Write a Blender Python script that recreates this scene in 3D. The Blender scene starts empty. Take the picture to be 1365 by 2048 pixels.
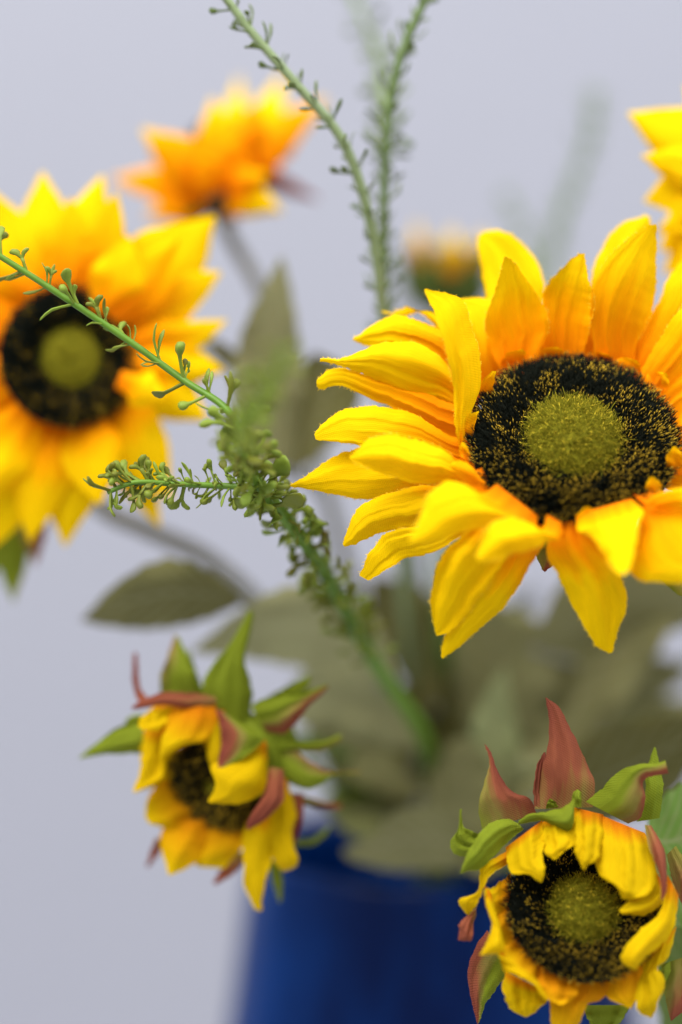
import bpy, math, random
import numpy as np
from mathutils import Vector, Matrix

random.seed(7)
rng = np.random.default_rng(11)
scene = bpy.context.scene
COL = scene.collection

# ------------------------------------------------------------------ camera
FOCUS = 0.512
LENS, SENS = 85.0, 36.0
S = SENS / LENS
PITCH = math.radians(5.0)
CAM = np.array([0.0, 0.0, 0.4125])
RIGHT = np.array([1.0, 0.0, 0.0])
FWD = np.array([0.0, math.cos(PITCH), -math.sin(PITCH)])
UP = np.array([0.0, math.sin(PITCH), math.cos(PITCH)])
cam = bpy.data.cameras.new('camera')
cam.lens = LENS
cam.sensor_fit = 'VERTICAL'
cam.sensor_height = SENS
cam.clip_start = 0.02
cam.clip_end = 30
cam.dof.use_dof = True
cam.dof.focus_distance = FOCUS
cam.dof.aperture_fstop = 2.2
cam.dof.aperture_blades = 9
camo = bpy.data.objects.new('camera', cam)
camo.location = CAM
camo.rotation_euler = (math.pi / 2 - PITCH, 0, 0)
COL.objects.link(camo)
scene.camera = camo

# ------------------------------------------------------------------ light
w = bpy.data.worlds.new('World')
scene.world = w
w.use_nodes = True
w.node_tree.nodes['Background'].inputs[0].default_value = (0.86, 0.90, 1.0, 1)
w.node_tree.nodes['Background'].inputs[1].default_value = 0.40


def area(name, loc, aim, size, power, col):
    l = bpy.data.lights.new(name, 'AREA')
    l.shape = 'RECTANGLE'
    l.size, l.size_y = size
    l.energy = power
    l.color = col
    o = bpy.data.objects.new(name, l)
    o.location = loc
    o.rotation_euler = (Vector(aim) - Vector(loc)).to_track_quat('-Z', 'Y').to_euler()
    COL.objects.link(o)
    return o


area('window_light', (-0.35, 0.12, 1.18), (0.05, 0.55, 0.38), (0.8, 0.8), 18.5, (1.0, 0.985, 0.96))
area('room_light', (0.95, 0.2, 1.5), (0.15, 0.8, 0.45), (1.1, 1.1), 22.0, (0.95, 0.97, 1.0))

vs = scene.view_settings
vs.view_transform = 'Standard'
vs.look = 'None'
vs.exposure = 0.14
vs.gamma = 1.0
vs.use_curve_mapping = False
scene.cycles.use_denoising = True
scene.cycles.max_bounces = 8
scene.cycles.transmission_bounces = 6
scene.cycles.sample_clamp_indirect = 4


# ------------------------------------------------------------------ helpers
def PX(px, py, d):
    """photo pixel + distance -> world (numpy, broadcast)."""
    px = np.asarray(px, float); py = np.asarray(py, float); d = np.asarray(d, float)
    x = (px - 682.5) / 2048 * S * d
    y = (1024 - py) / 2048 * S * d
    return CAM + x[..., None] * RIGHT + y[..., None] * UP + d[..., None] * FWD


def V(px, py, d):
    return Vector(PX(px, py, d))


def cvec(x, y, z):
    return np.asarray(x * RIGHT + y * UP + z * FWD)


def Zm(pts, ox, oy, s):
    return [(ox + x / s, oy + y / s) for x, y in pts]


def catmull(pts, n):
    p = np.array(pts, float)
    if len(p) == 2:
        t = np.linspace(0, 1, n)[:, None]
        return p[0] * (1 - t) + p[1] * t
    seg = np.linalg.norm(np.diff(p[:, :2], axis=0), axis=1) ** 0.75 + 1e-6
    k = np.concatenate([[0], np.cumsum(seg)]); k /= k[-1]
    m = np.zeros_like(p)
    for i in range(len(p)):
        a, b = max(i - 1, 0), min(i + 1, len(p) - 1)
        m[i] = (p[b] - p[a]) / (k[b] - k[a])
    t = np.linspace(0, 1, n)
    i = np.clip(np.searchsorted(k, t, side='right') - 1, 0, len(p) - 2)
    h = (k[i + 1] - k[i]); s = (t - k[i]) / h
    s = s[:, None]; h = h[:, None]
    return ((2 * s**3 - 3 * s**2 + 1) * p[i] + (s**3 - 2 * s**2 + s) * h * m[i]
            + (-2 * s**3 + 3 * s**2) * p[i + 1] + (s**3 - s**2) * h * m[i + 1])


def smooth_interp(vals, n):
    vals = np.atleast_1d(np.array(vals, float))
    if len(vals) == 1:
        return np.full(n, vals[0])
    q = np.stack([np.linspace(0, 1, len(vals)) * len(vals), vals], 1)
    return catmull(q, n)[:, 1] if len(vals) > 2 else np.linspace(vals[0], vals[1], n)


def link(name, mesh, root=None, mat=None):
    o = bpy.data.objects.new(name, mesh)
    COL.objects.link(o)
    if mat is not None and not mesh.materials:
        mesh.materials.append(mat)
    if root is not None:
        o.parent = root
    return o


def origin_of(root):
    """world location of a chain of unrotated parents"""
    p = np.zeros(3)
    while root is not None:
        p = p + np.array(root.location)
        root = root.parent
    return p


def thing(name, label, cat, loc, group=None):
    o = bpy.data.objects.new(name, None)
    o.empty_display_size = 0.01
    o.location = loc
    COL.objects.link(o)
    o['label'] = label
    o['category'] = cat
    if group:
        o['group'] = group
    return o


def grid_mesh(name, P, uv, mm):
    nv, nu = P.shape[:2]
    me = bpy.data.meshes.new(name)
    idx = np.arange(nv * nu).reshape(nv, nu)
    f = np.stack([idx[:-1, :-1], idx[:-1, 1:], idx[1:, 1:], idx[1:, :-1]], -1).reshape(-1, 4)
    me.from_pydata(P.reshape(-1, 3).tolist(), [], f.tolist())
    for nm, arr in (('UVMap', uv), ('mm', mm)):
        l = me.uv_layers.new(name=nm)
        l.data.foreach_set('uv', arr.reshape(-1, 2)[f.reshape(-1)].astype(np.float32).ravel())
    me.polygons.foreach_set('use_smooth', [True] * len(f))
    me.update()
    return me


def sheet(root, name, L, R, d0, dz, mat, roll=0.0, bulge=1.2, folds=(), rag=0.8, seed=None,
          nu=11, nv=26, serr=0.0, crease=0.0, lip=0.0, wav=0.0, pleat=0.0, frill=0.0, fk=2.5, **props):
    """a cloth blade lofted between two edge curves (photo pixels, base -> tip) with depth in mm."""
    r = np.random.default_rng(seed if seed is not None else int(rng.integers(1e9)))
    Lc, Rc = catmull(L, nv), catmull(R, nv)
    t = np.linspace(0, 1, nv)
    width = np.linalg.norm(Rc - Lc, axis=1)
    wr = np.clip(width / (width.max() + 1e-6), 0, 1)
    dirv = (Rc - Lc) / (width[:, None] + 1e-6)
    if rag:
        a = r.normal(0, rag, nv) * np.clip(t * 6, 0, 1); b = r.normal(0, rag, nv) * np.clip(t * 6, 0, 1)
        Lc = Lc + dirv * a[:, None]; Rc = Rc + dirv * b[:, None]
    wav = wav * min(1.0, width.max() / 75.0)
    if wav:
        for k_ in (fk, fk * 2.3):
            Lc = Lc + dirv * (wav * wr * np.sin(6.28 * k_ * t + r.uniform(0, 6.28)) * np.clip(t * 4, 0, 1))[:, None] / (k_ / fk)
            Rc = Rc + dirv * (wav * wr * np.sin(6.28 * k_ * t + r.uniform(0, 6.28)) * np.clip(t * 4, 0, 1))[:, None] / (k_ / fk)
    if serr:
        saw = ((t * nv / 4.0) % 1.0) * serr * wr
        Lc = Lc - dirv * saw[:, None]; Rc = Rc + dirv * saw[:, None]
    u = np.linspace(0, 1, nu)
    frill = frill * min(1.0, width.max() / 75.0)
    PXY = Lc[:, None, :] * (1 - u)[None, :, None] + Rc[:, None, :] * u[None, :, None]
    c = 2 * u - 1
    D = smooth_interp(dz, nv)[:, None] + smooth_interp(roll, nv)[:, None] * c[None, :] * wr[:, None]
    D = D - smooth_interp(bulge, nv)[:, None] * wr[:, None] * (1 - c**2)[None, :]
    env = np.sin(np.pi * np.clip(t ** .8 * 0.9 + 0.06, 0, 1))[:, None] * np.sqrt(wr)[:, None]
    for (n, amp) in folds:
        ph = r.uniform(0, 6.28); sk = r.uniform(-1.5, 1.5)
        amp = amp * r.uniform(.25, 1.5)
        D = D + amp * env * np.sin(2 * np.pi * n * (u[None, :] - 0.5) + ph + sk * t[:, None])
    if pleat:
        n_ = r.uniform(2.2, 3.8); ph = r.uniform(0, 3.14)
        eb = (np.clip(1.15 - t, 0, 1) ** 1.2 * np.clip(t * 5, 0, 1))[:, None] * np.sqrt(wr)[:, None]
        D = D - pleat * eb * (1 - np.abs(np.sin(np.pi * n_ * (u[None, :] + .05 * np.sin(5 * t)[:, None]) + ph))) ** 3
    if frill:
        pl, pr_ = r.uniform(0, 6.28, 2)
        e = np.where(c[None, :] < 0, np.sin(6.28 * fk * t + pl)[:, None], np.sin(6.28 * fk * 1.2 * t + pr_)[:, None])
        D = D + frill * e * (c[None, :] ** 2) * wr[:, None] * np.clip(t * 3, 0, 1)[:, None]
    if lip:
        D = D + lip * wr[:, None] * np.abs(c[None, :]) ** 4 * np.clip(t * 3 - .5, 0, 1)[:, None]
    if crease:
        D = D + crease * wr[:, None] * (1 - np.abs(c)) ** 2
    # soft random undulation
    for _ in range(3):
        fu, fv = r.uniform(0.3, 1.1), r.uniform(0.5, 1.8)
        D = D + 0.22 * wr[:, None] * np.sin(6.28 * (fu * u[None, :] + fv * t[:, None]) + r.uniform(0, 6.28))
    d = d0 + D * 0.001
    W = PX(PXY[..., 0], PXY[..., 1], d) - origin_of(root)
    k = d0 * S / 2048 * 1000
    UVm = np.stack(np.broadcast_arrays(u[None, :], t[:, None]), -1)
    ln = np.concatenate([[0], np.cumsum(np.linalg.norm(np.diff((Lc + Rc) / 2, axis=0), axis=1))]) * k
    MM = np.stack(np.broadcast_arrays(c[None, :] * width[:, None] * k / 2, ln[:, None]), -1)
    o = link(name, grid_mesh(name, W, UVm, MM), root, mat)
    o['nu'] = nu
    for kk, vv in props.items():
        o[kk] = float(vv)
    return o


def spindle(base, tip, wd, bend=0.0, prof=(.62, .94, 1, .68, .30, .02), n=(0, .2, .4, .66, .86, 1)):
    b, e = np.array(base, float), np.array(tip, float)
    ax = e - b
    pp = np.array([-ax[1], ax[0]]) / (np.linalg.norm(ax) + 1e-6)
    L, R = [], []
    for t, f in zip(n, prof):
        c = b + ax * t + pp * bend * math.sin(math.pi * t)
        L.append(tuple(c + pp * wd * f / 2)); R.append(tuple(c - pp * wd * f / 2))
    return L, R


def tube(root, name, pts, radii, mat, nseg=8, nres=None):
    """pts in world coordinates, smooth tube"""
    P = np.array([list(p) for p in pts], float)
    n = nres or max(6, 6 * (len(P) - 1))
    C = catmull(P, n) if len(P) > 2 else catmull(P, n)
    rad = np.interp(np.linspace(0, 1, n), np.linspace(0, 1, len(radii)), radii)
    T = np.gradient(C, axis=0); T /= np.linalg.norm(T, axis=1)[:, None]
    ref = np.array([0.3, 0.9, 0.2]); ref /= np.linalg.norm(ref)
    A = np.cross(T, ref); A /= np.linalg.norm(A, axis=1)[:, None]
    B = np.cross(T, A)
    an = np.linspace(0, 2 * math.pi, nseg, endpoint=False)
    W = C[:, None, :] + rad[:, None, None] * (np.cos(an)[None, :, None] * A[:, None, :] + np.sin(an)[None, :, None] * B[:, None, :])
    W = W - origin_of(root)
    me = bpy.data.meshes.new(name)
    idx = np.arange(n * nseg).reshape(n, nseg)
    nx = np.roll(idx, -1, axis=1)
    f = np.stack([idx[:-1], nx[:-1], nx[1:], idx[1:]], -1).reshape(-1, 4).tolist()
    f += [idx[0][::-1].tolist(), idx[-1].tolist()]
    me.from_pydata(W.reshape(-1, 3).tolist(), [], f)
    me.polygons.foreach_set('use_smooth', [True] * len(f))
    o = link(name, me, root, mat)
    return o, C, T


# ------------------------------------------------------------------ materials
def new_mat(name):
    m = bpy.data.materials.new(name)
    m.use_nodes = True
    nt = m.node_tree
    for n in list(nt.nodes):
        nt.nodes.remove(n)
    out = nt.nodes.new('ShaderNodeOutputMaterial')
    return m, nt, out


def nd(nt, typ, **kw):
    n = nt.nodes.new(typ)
    for k, v in kw.items():
        if k.startswith('i_'):
            n.inputs[int(k[2:])].default_value = v
        else:
            setattr(n, k, v)
    return n


def ramp(nt, stops, interp='LINEAR'):
    n = nt.nodes.new('ShaderNodeValToRGB')
    e = n.color_ramp.elements
    n.color_ramp.interpolation = interp
    e[0].position, e[0].color = stops[0][0], (*stops[0][1], 1)
    e[1].position, e[1].color = stops[-1][0], (*stops[-1][1], 1)
    for p, c in stops[1:-1]:
        k = e.new(p); k.color = (*c, 1)
    return n


def math_n(nt, op, a, b=None, c=None):
    n = nt.nodes.new('ShaderNodeMath'); n.operation = op
    for i, x in enumerate((a, b, c)):
        if x is None:
            continue
        if isinstance(x, (int, float)):
            n.inputs[i].default_value = x
        else:
            nt.links.new(x, n.inputs[i])
    return n.outputs[0]


def obj_attr(nt, name):
    n = nt.nodes.new('ShaderNodeAttribute')
    n.attribute_type = 'OBJECT'
    n.attribute_name = name
    return n.outputs['Fac']


def mix_col(nt, fac, a, b, blend='MIX'):
    n = nt.nodes.new('ShaderNodeMix'); n.data_type = 'RGBA'; n.blend_type = blend
    for i, x in ((0, fac), (6, a), (7, b)):
        if isinstance(x, (int, float)):
            n.inputs[i].default_value = x
        elif isinstance(x, tuple):
            n.inputs[i].default_value = (*x, 1) if len(x) == 3 else x
        else:
            nt.links.new(x, n.inputs[i])
    return n.outputs[2]


def cloth_shader(nt, out, col, height_sock, bump=0.25, transl=0.32, rough=0.55, sheen=0.15, dist=0.0004, spec=0.25):
    bp = nd(nt, 'ShaderNodeBump'); bp.inputs['Strength'].default_value = bump
    bp.inputs['Distance'].default_value = dist
    nt.links.new(height_sock, bp.inputs['Height'])
    pr = nd(nt, 'ShaderNodeBsdfPrincipled')
    pr.inputs['Roughness'].default_value = rough
    pr.inputs['Specular IOR Level'].default_value = spec
    pr.inputs['Sheen Weight'].default_value = sheen
    pr.inputs['Sheen Roughness'].default_value = 0.4
    nt.links.new(col, pr.inputs['Base Color']); nt.links.new(bp.outputs[0], pr.inputs['Normal'])
    tr = nd(nt, 'ShaderNodeBsdfTranslucent')
    nt.links.new(col, tr.inputs[0]); nt.links.new(bp.outputs[0], tr.inputs[1])
    mx = nd(nt, 'ShaderNodeMixShader'); mx.inputs[0].default_value = transl
    nt.links.new(pr.outputs[0], mx.inputs[1]); nt.links.new(tr.outputs[0], mx.inputs[2])
    nt.links.new(mx.outputs[0], out.inputs[0])
    return pr


def weave_height(nt, pitch=0.52, fold=0.8):
    """woven threads (in mm) plus lengthwise creases pressed into the cloth"""
    uv = nd(nt, 'ShaderNodeUVMap', uv_map='mm')
    sp = nd(nt, 'ShaderNodeSeparateXYZ'); nt.links.new(uv.outputs[0], sp.inputs[0])
    k = 2 * math.pi / pitch
    # twill: diagonal ribs
    dg = math_n(nt, 'ADD', math_n(nt, 'MULTIPLY', sp.outputs[0], k * 0.75), math_n(nt, 'MULTIPLY', sp.outputs[1], k))
    a = math_n(nt, 'SINE', dg)
    b = math_n(nt, 'SINE', math_n(nt, 'MULTIPLY', sp.outputs[0], k * 1.3))
    wv = math_n(nt, 'ADD', math_n(nt, 'MULTIPLY', a, 0.10), math_n(nt, 'MULTIPLY', b, 0.06))
    mp = nd(nt, 'ShaderNodeMapping'); mp.inputs['Scale'].default_value = (0.42, 0.055, 1)
    nt.links.new(uv.outputs[0], mp.inputs[0])
    oi = nd(nt, 'ShaderNodeObjectInfo')
    add = nd(nt, 'ShaderNodeVectorMath', operation='ADD')
    cb = nd(nt, 'ShaderNodeCombineXYZ')
    nt.links.new(math_n(nt, 'MULTIPLY', oi.outputs['Random'], 37.0), cb.inputs[0])
    nt.links.new(math_n(nt, 'MULTIPLY', oi.outputs['Random'], 11.0), cb.inputs[1])
    nt.links.new(mp.outputs[0], add.inputs[0]); nt.links.new(cb.outputs[0], add.inputs[1])
    nz = nd(nt, 'ShaderNodeTexNoise'); nz.inputs['Scale'].default_value = 1.0; nz.inputs['Detail'].default_value = 3
    nt.links.new(add.outputs[0], nz.inputs['Vector'])
    h = math_n(nt, 'ADD', wv, math_n(nt, 'MULTIPLY', nz.outputs[0], fold * 2.0))
    return h, nz.outputs[0], oi.outputs['Random'], wv


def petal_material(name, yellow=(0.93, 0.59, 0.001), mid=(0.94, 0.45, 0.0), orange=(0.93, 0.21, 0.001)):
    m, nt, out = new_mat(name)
    h, nz, rnd, wv = weave_height(nt)
    uv = nd(nt, 'ShaderNodeUVMap', uv_map='UVMap')
    sp = nd(nt, 'ShaderNodeSeparateXYZ'); nt.links.new(uv.outputs[0], sp.inputs[0])
    og = obj_attr(nt, 'orange')          # how far the orange dye runs up this petal
    v = math_n(nt, 'ADD', sp.outputs[1], math_n(nt, 'MULTIPLY', math_n(nt, 'SUBTRACT', nz, 0.5), 0.28))
    v = math_n(nt, 'DIVIDE', v, math_n(nt, 'MAXIMUM', og, 0.02))
    # the dye follows the middle of the petal
    c = math_n(nt, 'ABSOLUTE', math_n(nt, 'SUBTRACT', sp.outputs[0], 0.5))
    v = math_n(nt, 'ADD', v, math_n(nt, 'MULTIPLY', c, 0.25))
    rp = ramp(nt, [(0.0, orange), (0.35, tuple(np.array(orange) * .6 + np.array(mid) * .4)), (0.75, mid), (1.0, yellow)])
    nt.links.new(math_n(nt, 'MULTIPLY', v, 0.85), rp.inputs[0])
    # thread-scale and petal-scale colour variation
    var = math_n(nt, 'ADD', 0.93, math_n(nt, 'MULTIPLY', rnd, 0.12))
    var = math_n(nt, 'ADD', var, math_n(nt, 'MULTIPLY', wv, 0.2))
    uvm = nd(nt, 'ShaderNodeUVMap', uv_map='mm')
    mpf = nd(nt, 'ShaderNodeMapping'); mpf.inputs['Scale'].default_value = (2.6, 0.16, 1)
    nt.links.new(uvm.outputs[0], mpf.inputs[0])
    nf = nd(nt, 'ShaderNodeTexNoise'); nf.inputs['Scale'].default_value = 1.0; nf.inputs['Detail'].default_value = 4
    nt.links.new(mpf.outputs[0], nf.inputs['Vector'])
    var = math_n(nt, 'ADD', var, math_n(nt, 'MULTIPLY', math_n(nt, 'SUBTRACT', nf.outputs[0], 0.5), 0.28))
    cc = nd(nt, 'ShaderNodeCombineColor')
    for i in range(3):
        nt.links.new(var, cc.inputs[i])
    col = mix_col(nt, 1.0, rp.outputs[0], cc.outputs[0], 'MULTIPLY')
    cloth_shader(nt, out, col, h, bump=0.4, transl=0.32, rough=0.8, sheen=0.0, dist=0.0005, spec=0.05)
    return m


def sepal_material():
    m, nt, out = new_mat('sepal_cloth')
    h, nz, rnd, wv = weave_height(nt)
    uv = nd(nt, 'ShaderNodeUVMap', uv_map='UVMap')
    sp = nd(nt, 'ShaderNodeSeparateXYZ'); nt.links.new(uv.outputs[0], sp.inputs[0])
    red = obj_attr(nt, 'red'); side = obj_attr(nt, 'side')
    f = math_n(nt, 'ADD', red, math_n(nt, 'MULTIPLY', side, math_n(nt, 'SUBTRACT', sp.outputs[0], 0.5)))
    f = math_n(nt, 'ADD', f, math_n(nt, 'MULTIPLY', math_n(nt, 'SUBTRACT', sp.outputs[1], 0.5), 0.35))
    f = math_n(nt, 'ADD', f, math_n(nt, 'MULTIPLY', math_n(nt, 'SUBTRACT', nz, 0.5), 0.5))
    rp = ramp(nt, [(0.25, (0.19, 0.235, 0.014)), (0.5, (0.28, 0.22, 0.05)), (0.7, (0.29, 0.085, 0.04)), (1.0, (0.21, 0.05, 0.03))])
    nt.links.new(f, rp.inputs[0])
    var = math_n(nt, 'ADD', 1.0, math_n(nt, 'MULTIPLY', wv, 0.5))
    cc = nd(nt, 'ShaderNodeCombineColor')
    for i in range(3):
        nt.links.new(var, cc.inputs[i])
    col = mix_col(nt, 1.0, rp.outputs[0], cc.outputs[0], 'MULTIPLY')
    cloth_shader(nt, out, col, h, bump=0.6, transl=0.22, rough=0.65, sheen=0.0, dist=0.0006, spec=0.08)
    return m


def leaf_material():
    m, nt, out = new_mat('leaf_cloth')
    h, nz, rnd, wv = weave_height(nt, pitch=0.5)
    uv = nd(nt, 'ShaderNodeUVMap', uv_map='UVMap')
    sp = nd(nt, 'ShaderNodeSeparateXYZ'); nt.links.new(uv.outputs[0], sp.inputs[0])
    c = math_n(nt, 'ABSOLUTE', math_n(nt, 'SUBTRACT', sp.outputs[0], 0.5))
    # side veins
    ph = math_n(nt, 'SUBTRACT', math_n(nt, 'MULTIPLY', sp.outputs[1], 9.0), math_n(nt, 'MULTIPLY', c, 5.0))
    vein = math_n(nt, 'POWER', math_n(nt, 'ABSOLUTE', math_n(nt, 'SINE', math_n(nt, 'MULTIPLY', ph, math.pi))), 0.35)
    mid = math_n(nt, 'MINIMUM', math_n(nt, 'MULTIPLY', c, 25.0), 1.0)
    ve = math_n(nt, 'MULTIPLY', vein, mid)
    pale = obj_attr(nt, 'pale'); fresh = obj_attr(nt, 'fresh')
    a = mix_col(nt, pale, (0.10, 0.098, 0.02), (0.44, 0.44, 0.225))
    a = mix_col(nt, fresh, a, (0.12, 0.25, 0.04))
    a = mix_col(nt, math_n(nt, 'MULTIPLY', math_n(nt, 'SUBTRACT', 1.0, ve), 0.5), a, (0.38, 0.37, 0.22))
    a = mix_col(nt, math_n(nt, 'MULTIPLY', nz, 0.35), a, (0.16, 0.125, 0.05))
    hh = math_n(nt, 'ADD', h, math_n(nt, 'MULTIPLY', ve, 0.6))
    cloth_shader(nt, out, a, hh, bump=0.35, transl=0.25, rough=0.7, sheen=0.0, spec=0.1)
    return m


def plastic(name, c1, c2, rough=0.45, transl=0.12, scale=300.0, bump=0.15):
    m, nt, out = new_mat(name)
    tc = nd(nt, 'ShaderNodeTexCoord')
    nz = nd(nt, 'ShaderNodeTexNoise'); nz.inputs['Scale'].default_value = scale; nz.inputs['Detail'].default_value = 4
    nt.links.new(tc.outputs['Object'], nz.inputs['Vector'])
    oi = nd(nt, 'ShaderNodeObjectInfo')
    f = math_n(nt, 'ADD', math_n(nt, 'MULTIPLY', nz.outputs[0], 0.5), math_n(nt, 'MULTIPLY', oi.outputs['Random'], 0.62))
    rp = ramp(nt, [(0.2, c1), (0.85, c2)])
    nt.links.new(f, rp.inputs[0])
    cloth_shader(nt, out, rp.outputs[0], nz.outputs[0], bump=bump, transl=transl, rough=rough, sheen=0.0)
    return m


def bristle_mat(name, root_c, tip_lo, tip_hi, thresh=0.45):
    m, nt, out = new_mat(name)
    uv = nd(nt, 'ShaderNodeUVMap', uv_map='UVMap')
    sp = nd(nt, 'ShaderNodeSeparateXYZ'); nt.links.new(uv.outputs[0], sp.inputs[0])
    tipc = mix_col(nt, sp.outputs[0], tip_lo, tip_hi)
    f = nd(nt, 'ShaderNodeMapRange', interpolation_type='SMOOTHSTEP')
    f.inputs['From Min'].default_value = 0.62; f.inputs['From Max'].default_value = 0.95
    nt.links.new(sp.outputs[1], f.inputs[0])
    g = nd(nt, 'ShaderNodeMapRange', interpolation_type='SMOOTHSTEP')
    g.inputs['From Min'].default_value = thresh; g.inputs['From Max'].default_value = thresh + 0.06
    nt.links.new(sp.outputs[0], g.inputs[0])
    col = mix_col(nt, math_n(nt, 'MULTIPLY', f.outputs[0], g.outputs[0]), root_c, tipc)
    pr = nd(nt, 'ShaderNodeBsdfPrincipled'); pr.inputs['Roughness'].default_value = 0.7
    pr.inputs['Specular IOR Level'].default_value = 0.08
    nt.links.new(col, pr.inputs['Base Color']); nt.links.new(pr.outputs[0], out.inputs[0])
    return m


def simple(name, c, rough=0.6, spec=0.3, noise=0.0, scale=200.0, bump=0.0):
    m, nt, out = new_mat(name)
    pr = nd(nt, 'ShaderNodeBsdfPrincipled'); pr.inputs['Roughness'].default_value = rough
    pr.inputs['Specular IOR Level'].default_value = spec
    tc = nd(nt, 'ShaderNodeTexCoord')
    nz = nd(nt, 'ShaderNodeTexNoise'); nz.inputs['Scale'].default_value = scale; nz.inputs['Detail'].default_value = 5
    nt.links.new(tc.outputs['Object'], nz.inputs['Vector'])
    rp = ramp(nt, [(0.3, tuple(np.array(c) * (1 - noise))), (0.7, tuple(np.array(c) * (1 + noise)))])
    nt.links.new(nz.outputs[0], rp.inputs[0]); nt.links.new(rp.outputs[0], pr.inputs['Base Color'])
    if bump:
        bp = nd(nt, 'ShaderNodeBump'); bp.inputs['Strength'].default_value = bump; bp.inputs['Distance'].default_value = 0.001
        nt.links.new(nz.outputs[0], bp.inputs['Height']); nt.links.new(bp.outputs[0], pr.inputs['Normal'])
    nt.links.new(pr.outputs[0], out.inputs[0])
    return m


M_PETAL = petal_material('petal_cloth')
M_BUD = petal_material('bud_petal_cloth', yellow=(0.68, 0.44, 0.002), mid=(0.68, 0.36, 0.002), orange=(0.62, 0.16, 0.003))  # petal colours darkened; shade under the big flower is put into the colour
M_SEPAL = sepal_material()
M_LEAF = leaf_material()
M_STEM = simple('flower_stem', (0.10, 0.15, 0.035), 0.6, 0.2, 0.25)
M_BROWN = simple('dry_calyx', (0.06, 0.035, 0.012), 0.7, 0.2, 0.3)
M_DARKSEPAL = simple('dark_green_sepal', (0.06, 0.085, 0.014), 0.7, 0.15, 0.4, 300)
M_GREYSTEM = simple('grey_flower_stem', (0.22, 0.22, 0.19), 0.7, 0.2, 0.15)
M_SPRIG = plastic('sprig_stem_plastic', (0.09, 0.19, 0.012), (0.15, 0.26, 0.03), rough=0.4, transl=0.0, scale=500)
M_LEAFLET = plastic('sprig_leaflet_plastic', (0.16, 0.15, 0.015), (0.25, 0.35, 0.04), rough=0.42, transl=0.25, scale=700)
M_PALELET = plastic('pale_sprig_plastic', (0.07, 0.11, 0.02), (0.19, 0.25, 0.08), rough=0.45, transl=0.25, scale=700)
M_PALESTEM = plastic('pale_sprig_stem_plastic', (0.12, 0.18, 0.06), (0.22, 0.28, 0.13), rough=0.4, transl=0.0, scale=500)
M_RING = simple('seed_ring_base', (0.006, 0.007, 0.004), 0.8, 0.1, 0.3, 2500)
M_CENTRE = simple('seed_centre_base', (0.19, 0.17, 0.008), 0.8, 0.1, 0.35, 1600, 0.4)
M_BR = bristle_mat('seed_bristle', (0.008, 0.010, 0.006), (0.03, 0.04, 0.012), (1.0, 0.62, 0.04), 0.50)
M_THREAD = bristle_mat('petal_thread', (0.9, 0.6, 0.02), (0.9, 0.55, 0.01), (0.92, 0.7, 0.1), 0.0)
M_CBR = bristle_mat('centre_bristle', (0.18, 0.165, 0.008), (0.10, 0.10, 0.006), (0.85, 0.62, 0.04), 0.0)


# ------------------------------------------------------------------ seed disc
def bristles(root, name, pos, dirs, length, rad, mat, rnd):
    n = len(pos)
    a = np.cross(dirs, np.array([0.31, 0.52, 0.79])); a /= np.linalg.norm(a, axis=1)[:, None]
    b = np.cross(dirs, a)
    ang = np.array([0, 2.094, 4.189])
    ring = (np.cos(ang)[None, :, None] * a[:, None] + np.sin(ang)[None, :, None] * b[:, None])
    base = pos[:, None] + ring * rad[:, None, None]
    mid = pos[:, None] + dirs[:, None] * (length * 0.8)[:, None, None] + ring * (rad * 0.9)[:, None, None]
    tip = (pos + dirs * length[:, None])[:, None]
    Vv = np.concatenate([base, mid, tip], 1)            # n,7,3
    o = np.arange(n)[:, None] * 7
    tris = []
    for i in range(3):
        j = (i + 1) % 3
        tris += [np.stack([o[:, 0] + i, o[:, 0] + j, o[:, 0] + 3 + j], 1), np.stack([o[:, 0] + i, o[:, 0] + 3 + j, o[:, 0] + 3 + i], 1),
                 np.stack([o[:, 0] + 3 + i, o[:, 0] + 3 + j, o[:, 0] + 6], 1)]
    F = np.concatenate(tris)
    me = bpy.data.meshes.new(name)
    W = Vv.reshape(-1, 3) - origin_of(root)
    me.vertices.add(len(W)); me.vertices.foreach_set('co', W.astype(np.float32).ravel())
    me.loops.add(F.size); me.loops.foreach_set('vertex_index', F.astype(np.int32).ravel())
    me.polygons.add(len(F)); me.polygons.foreach_set('loop_start', np.arange(0, F.size, 3, dtype=np.int32))
    vv = np.tile(np.array([0, 0, 0, .8, .8, .8, 1.0]), n)
    uu = np.repeat(rnd, 7)
    l = me.uv_layers.new(name='UVMap')
    l.data.foreach_set('uv', np.stack([uu, vv], 1)[F.ravel()].astype(np.float32).ravel())
    me.update(calc_edges=True)
    ob = link(name, me, root, mat)
    ob['kind'] = 'stuff'
    return ob


def longs(par, C, n, e1, e2, ri, hgt, Rm, r, blen):
    """a few long stray fibres over the green centre"""
    m = 170
    q = np.sqrt(r.uniform(0, 1, m)) * ri; a = r.uniform(0, 2 * math.pi, m)
    p = C + (q * np.cos(a))[:, None] * e1 + (q * np.sin(a))[:, None] * e2 + hgt(q / Rm)[:, None] * n
    dr = n * .35 + r.normal(0, 1, m)[:, None] * e1 + r.normal(0, 1, m)[:, None] * e2
    dr /= np.linalg.norm(dr, axis=1)[:, None]
    bristles(par, 'stray_fibers', p + n * .0006, dr, blen * r.uniform(.5, 1.3, m), np.full(m, .00010), M_CBR, np.where(r.random(m) < .45, .0, 1.0))


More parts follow.
